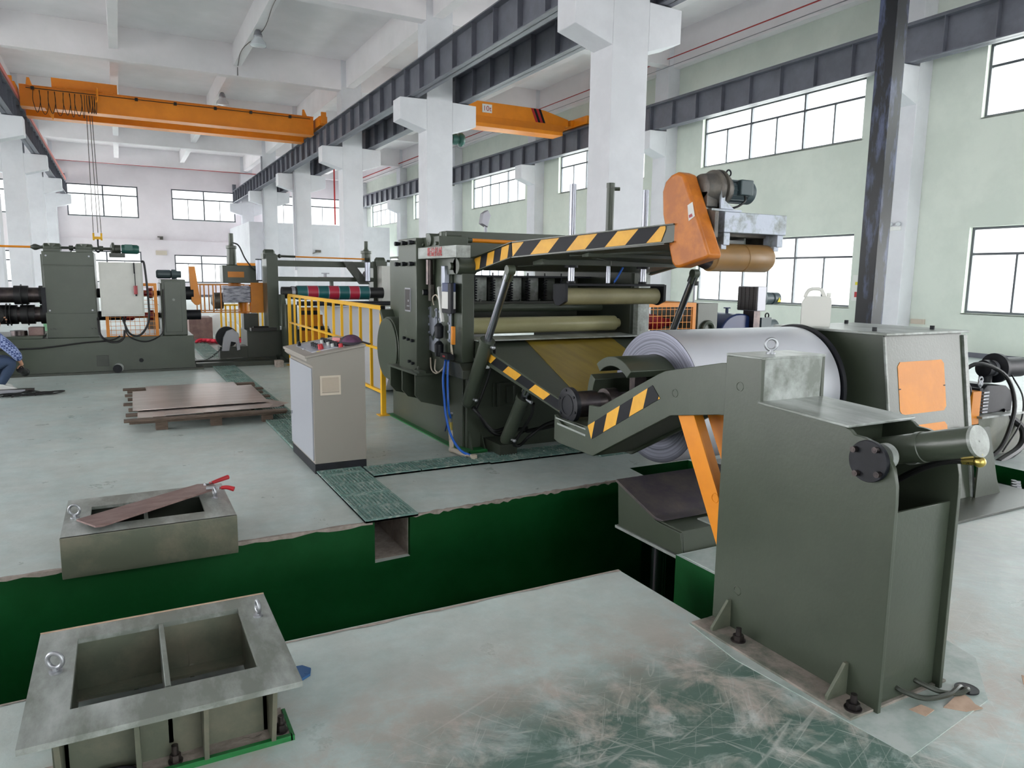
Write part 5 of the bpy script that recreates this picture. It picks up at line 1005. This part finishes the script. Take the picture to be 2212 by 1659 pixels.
yr = thing('rear_railing', 'short yellow railing of close bars far behind the recoil head', 'railing', (2.6, 19, 0))
obj('rail', MB().bar((2.1, 19, .92), (3.1, 19, .92), .04, .04).bar((2.1, 19, .12), (3.1, 19, .12), .04, .04), 'yellow', yr)
for i in range(10): obj('bar', MB().bar((2.12 + .107 * i, 19, 0), (2.12 + .107 * i, 19, .92), .04, .04, (0, 1, 0)), 'yellow', yr)
solo('timber_crate', MB().box(1.45, 2.0, 19.8, 20.6, 0, .58), 'rust', 'brown crate on the floor beyond the belt guard', 'crate', bev=.01); solo('timber_crate', MB().box(.6, 1.3, 22, 23, 0, .5), 'wood', 'darker wooden crate far behind the slitting machine', 'crate')
rc = MB()
for i in range(9): a = i * .7; rc.tube([(1.5 + .16 * i * .6, 18.9 + .3 * math.sin(a), .03), (1.62 + .1 * i, 18.7 + .2 * math.cos(a), .10), (1.85 + .09 * i, 18.9, .05), (2.1 + .03 * i, 18.8 + .1 * math.sin(a), .03)], .035, 8)
solo('sling', rc, 'redcloth', 'heap of red lifting slings on the floor by the brown crate', 'sling')
solo('white_sack', MB().sphere((2.25, 21, .30), .3, 16, 10, (.9, .6, 1)).sphere((2.6, 21.2, .2), .22, 14, 8, (1, .7, .9)), 'white', 'white sacks standing beyond the red slings', 'sack')
solo('green_tub', MB().lathe((-1.2, 17.5, .0), (0, 0, 1), [(0, .2), (.95, .24), (.96, .26), (1.0, .26)], 24), 'kerbgreen', 'green tub behind the black arbors', 'tub'); 
fm = thing('packing_machine', 'distant orange and white machine in front of the far end windows', 'machine', (4.7, 34, 0)); obj('orange_beam', MB().box(4.2, 5.3, 34, 34.4, 1.75, 2.15), 'orange', fm); obj('post', MB().box(4.25, 4.4, 34, 34.2, 0, 1.75), 'white', fm); obj('post', MB().box(5.1, 5.25, 34, 34.2, 0, 1.75), 'white', fm)
obj('bulge', MB().sphere((4.25, 33.9, 1.85), .22, 14, 10, (.7, .7, 1.2)), 'white', fm)
sc2 = thing('strip_bench', 'long brown bench with grey covers seen through the slitter frame', 'bench', (6.8, 21, 0)); obj('bench_top', MB().box(5.2, 7.9, 21.2, 22, 1.55, 1.62), 'rust', sc2)
for x in (5.4, 7.7): obj('leg', MB().box(x, x + .1, 21.4, 21.5, 0, 1.55), 'olive_dk', sc2)
solo('grey_cover', MB().hull_plate([(6.4, 21.3, 1.62), (7.8, 21.3, 1.62), (7.5, 21.3, 1.95), (6.5, 21.3, 1.8)], (0, .4, 0)), 'darkcloth', 'crumpled grey cover on the long brown bench', 'cover')

# ================================================================ BEHIND THE COIL (right): drive line
dv = thing('drive_unit', 'olive drive base with orange mesh cage, red shafts and blue pump cover behind the coil', 'machine', (7.2, 8.0, 0))
obj('base', MB().box(5.7, 9.0, 7.5, 8.8, 0, .86), 'olive', dv, bev=.006)
meshguard('mesh_cage', 5.88, 6.81, 7.5, .86, 1.375, dv, 13, 6, .055); obj('cage_side', MB().box(5.86, 5.89, 7.5, 8.6, 1.33, 1.375).box(5.86, 5.89, 8.55, 8.6, .86, 1.33).box(6.79, 6.81, 7.53, 8.6, 1.33, 1.375), 'orange', dv)
for z, y in ((1.08, 8.05), (1.12, 8.35)): obj('cardan_shaft', MB().lathe((5.9, y, z), (1, 0, 0), [(0, .05), (.05, .09), (.2, .09), (.22, .055), (.55, .055), (.57, .1), (.75, .1), (.8, .06), (.9, .06)], 18), 'redpaint', dv)
obj('gear_case', MB().box(6.84, 7.20, 7.5, 8.5, .86, 1.37), 'olive', dv, bev=.008); obj('case_eye', MB().torus((7.02, 7.48, 1.02), (0, 1, 0), .09, .03, 20, 8), 'olive', dv)
obj('pump_cover', MB().prism([(7.26 + .37 - .37 * math.cos(math.pi * i / 16), .86 + .36 * math.sin(math.pi * i / 16) ** .8) for i in range(17)], 'y', 7.5, 8.1), 'blue', dv, bev=.02); obj('cover_knob', MB().cyl((7.66, 7.8, 1.20), (7.66, 7.8, 1.28), .022, n=10).cyl((7.66, 7.8, 1.28), (7.66, 7.8, 1.295), .05, n=14), 'blue', dv)
bw = obj('blower_box', MB().box(7.78, 7.94, 7.35, 7.72, 1.26, 1.60), 'galv', dv, bev=.006); gr = MB().box(7.768, 7.78, 7.36, 7.71, 1.27, 1.59)
for i in range(9): gr.box(7.762, 7.769, 7.36, 7.71, 1.285 + .034 * i, 1.293 + .034 * i)
for i in range(4): gr.box(7.76, 7.769, 7.42 + .075 * i, 7.426 + .075 * i, 1.27, 1.59)
obj('grille', gr, 'glassdk', bw); obj('blower_bell', MB().lathe((7.94, 7.54, 1.43), (1, 0, 0), [(0, .16), (.04, .165), (.10, .13), (.14, .09), (.26, .09), (.27, .07), (.30, .07), (.31, .085), (.42, .085), (.44, .05)], 26), 'motor', bw)
obj('warning_triangle', MB().prism([(8.28, 1.38), (8.35, 1.38), (8.315, 1.45)], 'y', 7.448, 7.452), 'yel_label', bw); obj('stand', MB().box(7.80, 7.92, 7.42, 7.62, .86, 1.27), 'darksteel', bw)
md = MB().lathe((8.05, 7.75, 1.0), (1, 0, 0), [(0, .08), (.03, .12), (.5, .12), (.52, .08)], 20); md.box(8.15, 8.35, 7.6, 7.7, 1.0, 1.15); mdo = obj('main_motor', md, 'motor', dv); eyebolt(mdo, (8.36, 7.7, 1.12), .035, .01, (0, 1, 0), 'black')
lp = thing('work_lamp', 'small flood lamp on a white post in front of the lower window', 'lamp', (7.12, 7.9, 1.37)); obj('post', MB().cyl((7.12, 7.9, 1.37), (7.12, 7.9, 1.60), .014, n=8), 'galv', lp); obj('lamp_head', MB().mat(0).lathe((7.12, 7.9, 1.60), (0, 0, 1), [(0, .055), (.06, .06)], 16).mat(1).lathe((7.12, 7.9, 1.66), (0, 0, 1), [(0, .06), (.05, .055), (.07, .02)], 16), ['black', 'white'], lp)
vw = thing('valve_handwheel', 'chrome hand wheel on top of the orange mesh cage', 'wheel', (6.3, 7.8, 1.375)); obj('wheel', MB().torus((6.3, 7.8, 1.44), (0, 0, 1), .06, .008, 20, 6).bar((6.24, 7.8, 1.44), (6.36, 7.8, 1.44), .01, .01), 'zinc', vw); obj('spindle', MB().cyl((6.3, 7.8, 1.375), (6.3, 7.8, 1.46), .015, n=8), 'zinc', vw)
solo('rag', MB().sphere((5.80, 7.6, 1.15), .06, 12, 8, (.7, .6, 2.6)), 'white', 'white rag hanging by the orange mesh cage', 'rag')
# motors right of the uncoiler, valve block in the small pit
du = thing('uncoiler_drive', 'black gear motor with fan unit on an olive trough beside the uncoiler', 'machine', (7.7, 4.2, 0))
obj('trough', MB().prism([(7.20, .40), (8.6, .40), (8.5, .10), (8.2, 0), (7.5, 0), (7.3, .12)], 'y', 3.95, 4.9), 'olive_dirty', du, bev=.004); obj('trough_top', MB().box(7.18, 8.62, 3.9, 4.95, .40, .42), 'olive_top', du)
gmo = obj('gear_case', MB().prism([(7.28, .42), (7.86, .42), (7.86, .60), (7.72, .68), (7.4, .70), (7.28, .62)], 'y', 4.0, 4.6).box(7.24, 7.30, 3.98, 4.6, .42, .68), 'black', du, bev=.006); eyebolt(gmo, (7.36, 4.05, .70), .03, .009, (0, 1, 0)); eyebolt(gmo, (7.36, 4.05, .66), .03, .009, (0, 1, 0))
for i in range(7): obj('cooling_fin', MB().box(7.27, 7.36, 3.955, 3.98, .44 + .032 * i, .456 + .032 * i), 'zinc', gmo)
obj('fan_unit', MB().mat(0).lathe((7.55, 4.15, .84), (1, -.1, 0), [(0, .06), (.01, .085), (.10, .085)], 24).mat(1).lathe((7.65, 4.14, .84), (1, -.1, 0), [(0, .08), (.05, .08)], 24).mat(0).lathe((7.70, 4.135, .84), (1, -.1, 0), [(0, .06), (.02, .15), (.06, .15), (.07, .10), (.4, .10)], 30).cyl((7.62, 4.15, .70), (7.62, 4.15, .80), .06, n=14), ['black', 'zinc'], du)
obj('orange_cover', MB().box(7.08, 7.22, 3.95, 4.4, .34, .66), 'orange', du, bev=.004); obj('side_motor', MB().cyl((6.95, 4.3, .90), (7.1, 4.25, .90), .07, n=20), 'galv', du)
cm = MB(); cm.tube([(7.05, 4.1, .80), (7.2, 4.0, .92), (7.5, 3.9, .80), (7.62, 3.85, .5), (7.5, 3.85, .15), (7.25, 3.85, 0)], .02, 8); cm.tube([(7.7, 4.0, .42), (7.9, 3.9, .25), (7.8, 3.85, .08), (7.35, 3.8, -.02)], .035, 8); cm.tube([(7.8, 4.0, .78), (7.95, 3.95, .55), (7.85, 3.9, .30), (7.5, 3.85, .06)], .008, 6); cm.tube([(7.0, 4.0, .8), (7.06, 3.98, .7), (7.1, 3.98, .6)], .016, 8); obj('cable', cm, 'rubber', du)
vb = thing('valve_block', 'dark hydraulic valve block with bright fittings in the small pit beside the uncoiler', 'valve', (6.7, 3.5, PZ)); obj('block', MB().box(6.35, 7.0, 3.2, 3.7, -.45, -.12), 'black', vb, bev=.006); obj('stand', MB().box(6.5, 6.9, 3.3, 3.6, PZ, -.45), 'olive_dk', vb)
for i in range(7): obj('fitting', MB().cyl((6.40 + .09 * i, 3.3 + .05 * (i % 3), -.12), (6.40 + .09 * i, 3.3 + .05 * (i % 3), -.03), .022, n=8).cyl((6.40 + .09 * i, 3.3 + .05 * (i % 3), -.05), (6.43 + .09 * i, 3.26 + .05 * (i % 3), -.05), .018, n=8), 'zinc', vb)

# ================================================================ OVERHEAD
def crane_double():
    t = thing('overhead_crane', 'orange double-girder overhead crane with trolley and hook spanning the left bay', 'crane', (2.4, 32.2, 7.2))
    for y, z1 in ((31.25, 8.06), (33.1, 8.06)):
        obj('girder', MB().box(-2.7, 7.35, y, y + .04, 7.36, z1).box(-2.7, 7.35, y + .4, y + .44, 7.36, z1).box(-2.7, 7.35, y - .06, y + .5, z1 - .02, z1).box(-2.7, 7.35, y - .08, y + .52, 7.33, 7.36), 'crane', t)
    for x in (-2.92, 7.6): obj('end_truck', MB().box(x - .16, x + .16, 30.6, 34.4, 7.64, 8.0).box(x - .1, x + .1, 30.5, 30.6, 7.7, 8.15), 'crane', t, bev=.01)
    tr = obj('trolley', MB().box(-1.75, .30, 31.45, 33.1, 8.12, 8.44).box(-1.6, -1.3, 31.3, 33.3, 8.02, 8.12).box(-.2, .15, 31.3, 33.3, 8.02, 8.12), 'crane', t, bev=.01)
    obj('trolley_arm', MB().tube([(-.35, 31.2, 8.2), (-.35, 31.08, 8.1), (-.35, 31.05, 7.75), (-.42, 31.05, 7.70)], .035, 8), 'crane', tr)
    rp = MB()
    for dx, dy in ((-.13, 0), (.13, 0), (.02, .1)): rp.cyl((-.66 + dx, 32.2 + dy, 3.15), (-.66 + dx * .6, 32.2 + dy, 8.1), .013, n=6)
    obj('wire_rope', rp, 'castgrey', tr)
    obj('hook_block', MB().mat(0).cyl((-.82, 32.2, 3.0), (-.76, 32.2, 3.0), .14, n=18).cyl((-.56, 32.2, 3.0), (-.50, 32.2, 3.0), .14, n=18).box(-.80, -.52, 32.12, 32.28, 2.9, 3.0).mat(1).tube([(-.66, 32.2, 2.9), (-.66, 32.2, 2.62), (-.60, 32.2, 2.50), (-.68, 32.2, 2.42), (-.76, 32.2, 2.50)], .03, 8), ['yellow', 'black'], tr)
    fs_ = MB(); fs_.cyl((-2.5, 31.15, 7.95), (7.2, 31.15, 7.95), .014, n=6)
    xs = [-2.2, -1.75, -1.3, -.95, -.65, -.55, -.48, -.42]
    for i, x in enumerate(xs): d = .75 if i < 4 else .62; w = .09 if i < 4 else .03; fs_.tube([(x - w, 31.13, 7.9), (x - w * 1.2, 31.13, 7.9 - d * .5), (x, 31.13, 7.9 - d), (x + w * 1.2, 31.13, 7.9 - d * .5), (x + w, 31.13, 7.9)], .011, 6)
    for i in range(4): a, b = xs[i] + .1, xs[i + 1] - .1; fs_.tube([(a, 31.12, 7.9), (a + .02, 31.12, 7.35), ((a + b) / 2, 31.12, 7.1), (b - .02, 31.12, 7.35), (b, 31.12, 7.9)], .010, 6)
    for x in (-2.3, .9, 2.2, 3.6, 4.9, 6.4): fs_.box(x - .05, x + .05, 31.1, 31.2, 7.9, 8.0)
    obj('festoon_cable', fs_, 'rubber', t)
    obj('platform_bracket', MB().prism([(-2.5, 8.02), (-2.3, 8.02), (-2.38, 8.3), (-2.46, 8.3)], 'y', 31.2, 31.3).prism([(6.9, 8.02), (7.1, 8.02), (6.98, 8.3), (6.92, 8.3)], 'y', 31.2, 31.3), 'crane', t); obj('platform_bracket', MB().prism([(-2.0, 7.36), (-1.7, 7.36), (-1.75, 6.95)], 'y', 31.2, 31.26), 'crane', t)
crane_double()
c2 = thing('overhead_crane', 'orange single-girder crane with red and black stripes in the right bay', 'crane', (12.7, 25.6, 7.2))
gg = obj('girder', MB().prism([(9.55, 7.9), (9.75, 8.13), (14.6, 8.13), (14.95, 8.09), (16.0, 7.86), (16.0, 7.6), (9.55, 7.6)], 'y', 25.45, 25.9).hull_plate([(9.6, 25.45, 7.62), (15.2, 25.45, 7.62), (15.9, 25.45, 7.62), (15.6, 25.25, 7.30), (9.6, 25.25, 7.30)], (0, .62, 0)).box(9.6, 15.6, 25.2, 25.95, 7.18, 7.32), 'crane', c2, bev=.006)
for x in (9.18, 16.38): obj('end_truck', MB().box(x - .14, x + .14, 24.5, 26.9, 7.6, 7.9).box(x - .3, x + .14, 25.4, 25.95, 7.62, 7.86), 'crane', c2, bev=.01)
obj('capacity_sign', MB().box(12.22, 12.62, 25.43, 25.45, 7.74, 8.04), 'paper', gg); text_on('lettering', '10t', .26, 'red', (12.42, 25.427, 7.88), (1, 0, 0), (0, 0, 1), gg)
for i, m in enumerate(('red', 'black', 'red', 'black')): x = 14.3 + .11 * i; obj('stripe', MB().prism([(x, 8.12), (x + .10, 8.12), (x + .32, 7.63), (x + .22, 7.63)], 'y', 25.44, 25.45), m, gg)
ht = obj('hoist', MB().mat(0).lathe((11.0, 25.55, 6.68), (1, 0, 0), [(0, .15), (.03, .2), (.22, .2), (.24, .15), (.3, .15), (.34, .24), (.42, .25), (.5, .2), (.52, .12)], 26).mat(1).lathe((10.2, 25.55, 6.68), (1, 0, 0), [(0, .2), (.8, .2)], 22).box(10.3, 10.7, 25.4, 25.7, 6.8, 7.2), ['motor_gn', 'castgrey'], c2)
def lamp(x, y, z, label, group=None):
    t = thing('high_bay_lamp', label, 'lamp', (x, y, z), group); obj('gear_box', MB().lathe((x, y, z - .22), (0, 0, 1), [(0, .12), (.04, .14), (.16, .10), (.22, .06)], 18), 'galv', t); obj('reflector', MB().lathe((x, y, z - .48), (0, 0, 1), [(0, .24), (.02, .25), (.12, .22), (.22, .13), (.26, .12)], 24, closed=False), 'lampglass', t); obj('lens', MB().lathe((x, y, z - .50), (0, 0, 1), [(0, .05), (.01, .20), (.03, .24)], 24), 'lampglass', t); return t
lamp(4.2, 24.8, 9.15, 'high bay lamp under the roof beam left of the dark crane beam, larger one'); lamp(4.2, 33.8, 9.15, 'high bay lamp just above the orange double-girder crane')
lamp(11.14, 25.0, 9.15, 'high bay lamp seen between the two dark crane beams, higher one'); lamp(11.14, 34.2, 9.15, 'high bay lamp seen between the two dark crane beams, lower one near the second corbel')
cdm = MB().tube([(4.33, 20, 9.12), (4.20, 22, 9.12), (4.33, 24.6, 9.12), (4.05, 27, 9.12), (4.2, 29.15, 9.12)], .012, 6).tube([(4.2, 29.27, 9.1), (4.2, 29.27, 8.81)], .012, 6, 0); solo('lamp_cable', cdm, 'castgrey', 'thin cable snaking along the lamp roof beam', 'cable')
# small wall fittings
el = thing('emergency_light', 'twin-head emergency light on the window wall column', 'lamp', (16.70, 11.55, 3.0)); obj('box', MB().box(16.66, 16.72, 11.42, 11.68, 2.93, 3.02), 'white', el)
for y in (11.45, 11.65): obj('lamp_head', MB().sphere((16.64, y, 3.08), .055, 12, 8), 'lampglass', el)
solo('notice_poster', MB().mat(0).box(17.185, 17.198, 12.60, 12.98, 1.18, 1.86).mat(1).box(17.183, 17.186, 12.68, 12.9, 1.60, 1.68).mat(2).box(17.183, 17.186, 12.74, 12.90, 1.28, 1.42), ['paper', 'yel_label', 'red'], 'white notice with yellow and red panels on the wall by the dark steel column', 'poster')
solo('socket_strip', MB().box(17.16, 17.2, 10.9, 11.25, .68, .80).box(17.15, 17.16, 10.95, 11.05, .70, .78), 'beige', 'beige socket box low on the window wall', 'socket')
for x, z, l in ((2.7, 4.05, 'small black wall lamp on the far end wall'), (13.6, 3.3, None)):
    if l: solo('wall_lamp', MB().box(x - .1, x + .1, 56.85, 56.99, z - .1, z + .1).box(x - .25, x + .1, 56.7, 56.85, z + .05, z + .12), 'castgrey', l, 'lamp')
solo('wall_lamp', MB().box(11.2, 11.5, 47.7, 48.0, 3.1, 3.25).bar((10.3, 47.6, 2.8), (11.3, 47.7, 3.15), .06, .06), 'castgrey', 'small bracket lamp on the white partition wall', 'lamp')
solo('wall_box', MB().box(2.3, 3.0, 56.9, 56.99, 2.9, 3.2), 'beige', 'small pale box on the far end wall between the windows', 'panel')
for x, y in ((7.95, 38.2), (7.95, 47.2)): solo('conduit', MB().cyl((x - .02, y, 1.9), (x - .02, y, 8.7), .05, n=8), 'galv', 'grey vertical conduit on the %s concrete column' % ('fourth' if y < 40 else 'fifth'), 'conduit')
# ================================================================ CROUCHING WORKER at the left edge
def skinned(name, pts, edges, mat, parent, root=0, sub=2):
    b = BASE[parent.name]; me = bpy.data.meshes.new(name); me.from_pydata([tuple(Vector(p[:3]) - b) for p in pts], edges, []); o = bpy.data.objects.new(name, me); COL.objects.link(o); o.parent = parent
    BASE[o.name] = b.copy(); me.materials.append(M[mat]); m = o.modifiers.new('skin', 'SKIN'); m.use_smooth_shade = True
    for i, p in enumerate(pts): s = p[3]; me.skin_vertices[0].data[i].radius = (s if not isinstance(s, tuple) else s[0], s if not isinstance(s, tuple) else s[1]); me.skin_vertices[0].data[i].use_root = (i == root)
    s = o.modifiers.new('sub', 'SUBSURF'); s.levels = sub; s.render_levels = sub; return o
pb = V(-1.72, 12.35, 0); pr_ = thing('person', 'crouching person in a blue checked shirt and jeans working at the slitting machine base', 'person', tuple(pb))
P0 = [(-1.86, 12.40, .34, .15), (-1.80, 12.39, .50, (.15, .12)), (-1.72, 12.38, .66, (.17, .13)), (-1.66, 12.38, .78, (.14, .10)), (-1.62, 12.38, .86, .055), (-1.60, 12.38, .93, .06), (-1.58, 12.38, 1.02, .09),
      (-1.70, 12.22, .40, .10), (-1.46, 12.18, .46, .075), (-1.40, 12.18, .44, .07), (-1.52, 12.22, .22, .055), (-1.60, 12.24, .07, .042), (-1.45, 12.2, .035, .04),
      (-1.72, 12.54, .38, .10), (-1.50, 12.60, .42, .07), (-1.62, 12.58, .2, .052), (-1.70, 12.56, .07, .042), (-1.56, 12.56, .035, .04),
      (-1.60, 12.20, .78, .07), (-1.47, 12.14, .66, .052), (-1.36, 12.14, .52, .042), (-1.33, 12.20, .42, .032), (-1.32, 12.22, .37, .035)]
# body (skin), then clothing over it
body = skinned('body', [P0[3], P0[4], P0[5], P0[6], (-1.545, 12.38, 1.01, .075), (-1.62, 12.20, .76, .05), (-1.47, 12.14, .65, .04), (-1.36, 12.14, .51, .032), (-1.325, 12.21, .40, .026), (-1.315, 12.235, .355, .028), P0[2], P0[1], P0[0]],
    [(0, 1), (1, 2), (2, 3), (3, 4), (0, 5), (5, 6), (6, 7), (7, 8), (8, 9), (0, 10), (10, 11), (11, 12)], 'skin', pr_, 12)
skinned('checked_shirt', [(-1.85, 12.40, .42, (.17, .15)), (-1.79, 12.39, .55, (.175, .14)), (-1.71, 12.38, .69, (.185, .145)), (-1.66, 12.38, .79, (.15, .11)), (-1.60, 12.20, .775, .088), (-1.47, 12.13, .66, .076), (-1.355, 12.13, .52, .066), (-1.335, 12.19, .43, .050),
    (-1.64, 12.56, .76, .078), (-1.50, 12.62, .62, .062), (-1.38, 12.52, .50, .048)], [(0, 1), (1, 2), (2, 3), (3, 4), (4, 5), (5, 6), (6, 7), (3, 8), (8, 9), (9, 10)], 'plaid', pr_, 0)
skinned('jeans', [(-1.88, 12.40, .33, (.16, .17)), (-1.74, 12.23, .36, .11), (-1.50, 12.17, .43, .088), (-1.41, 12.17, .42, .082), (-1.51, 12.20, .24, .066), (-1.59, 12.22, .10, .056), (-1.76, 12.56, .36, .11), (-1.54, 12.60, .42, .085), (-1.50, 12.6, .38, .075), (-1.60, 12.59, .22, .064), (-1.68, 12.57, .10, .054)],
    [(0, 1), (1, 2), (2, 3), (3, 4), (4, 5), (0, 6), (6, 7), (7, 8), (8, 9), (9, 10)], 'denim', pr_, 0)
for dx, dy in ((0, 0), (-.09, .35)):
    sh = MB().prism([(-1.66 + dx, .0), (-1.41 + dx, .0), (-1.385 + dx, .025), (-1.42 + dx, .06), (-1.52 + dx, .09), (-1.56 + dx, .12), (-1.65 + dx, .12), (-1.67 + dx, .04)], 'y', 12.17 + dy, 12.27 + dy); obj('shoe', sh, 'white', pr_, bev=.02, seg=3)
obj('hair', MB().sphere((-1.60, 12.38, 1.045), .108, 18, 12, (1, .92, .92)), 'hair', pr_)
fc = MB().sphere((-1.475, 12.38, 1.0), .014, 8, 6).sphere((-1.49, 12.34, 1.03), .01, 8, 6).sphere((-1.49, 12.42, 1.03), .01, 8, 6).sphere((-1.58, 12.28, 1.0), .022, 8, 6, (1, .4, 1.3)).bar((-1.475, 12.36, .965), (-1.475, 12.40, .965), .006, .006); obj('face', fc, 'skin', pr_)
for k, (L, s) in enumerate(((.075, -.024), (.085, -.008), (.08, .008), (.065, .023))):
    skinned('finger', [(-1.318 + s * .3, 12.235 + s, .345, .010), (-1.312 + s * .3, 12.243 + s, .345 - L * .45, .009), (-1.330 + s * .3, 12.25 + s, .345 - L * .8, .008), (-1.352 + s * .3, 12.25 + s, .345 - L * .85, .007)], [(0, 1), (1, 2), (2, 3)], 'skin', body, 0, 1)
skinned('finger', [(-1.33, 12.21, .37, .011), (-1.36, 12.205, .345, .010), (-1.375, 12.21, .315, .008)], [(0, 1), (1, 2)], 'skin', body, 0, 1)
pr_.location.x += .03
solo('hand_tool', MB().cyl((-1.31, 12.20, .31), (-1.27, 12.34, .25), .05, n=16).sphere((-1.27, 12.34, .25), .06, 14, 8), 'rubber', 'black power tool held in the hand of the crouching person', 'tool')
cw = MB()
random.seed(11)
for i in range(5):
    a = random.random() * 6; x0 = -1.62 + .13 * i
    cw.tube([(x0, 11.6 + .1 * math.sin(a), .02), (x0 + .15, 11.85 + .12 * math.cos(a), .035), (x0 + .32, 11.9 + .1 * math.sin(a * 2), .02), (x0 + .20, 11.65, .02), (x0 + .02, 11.75, .015)], .011, 6)
solo('cable_heap', cw, 'rubber', 'tangled black cables on the floor by the crouching person', 'cable')
solo('steel_channel', MB().box(-2.4, -1.15, 12.05, 12.12, .0, .05), 'darksteel', 'dark steel channel lying on the floor beside the tangled cables', 'channel'); solo('grey_box', MB().box(-1.55, -1.25, 11.98, 12.04, 0, .05), 'galv', 'flat grey box beside the tangled cables', 'box')
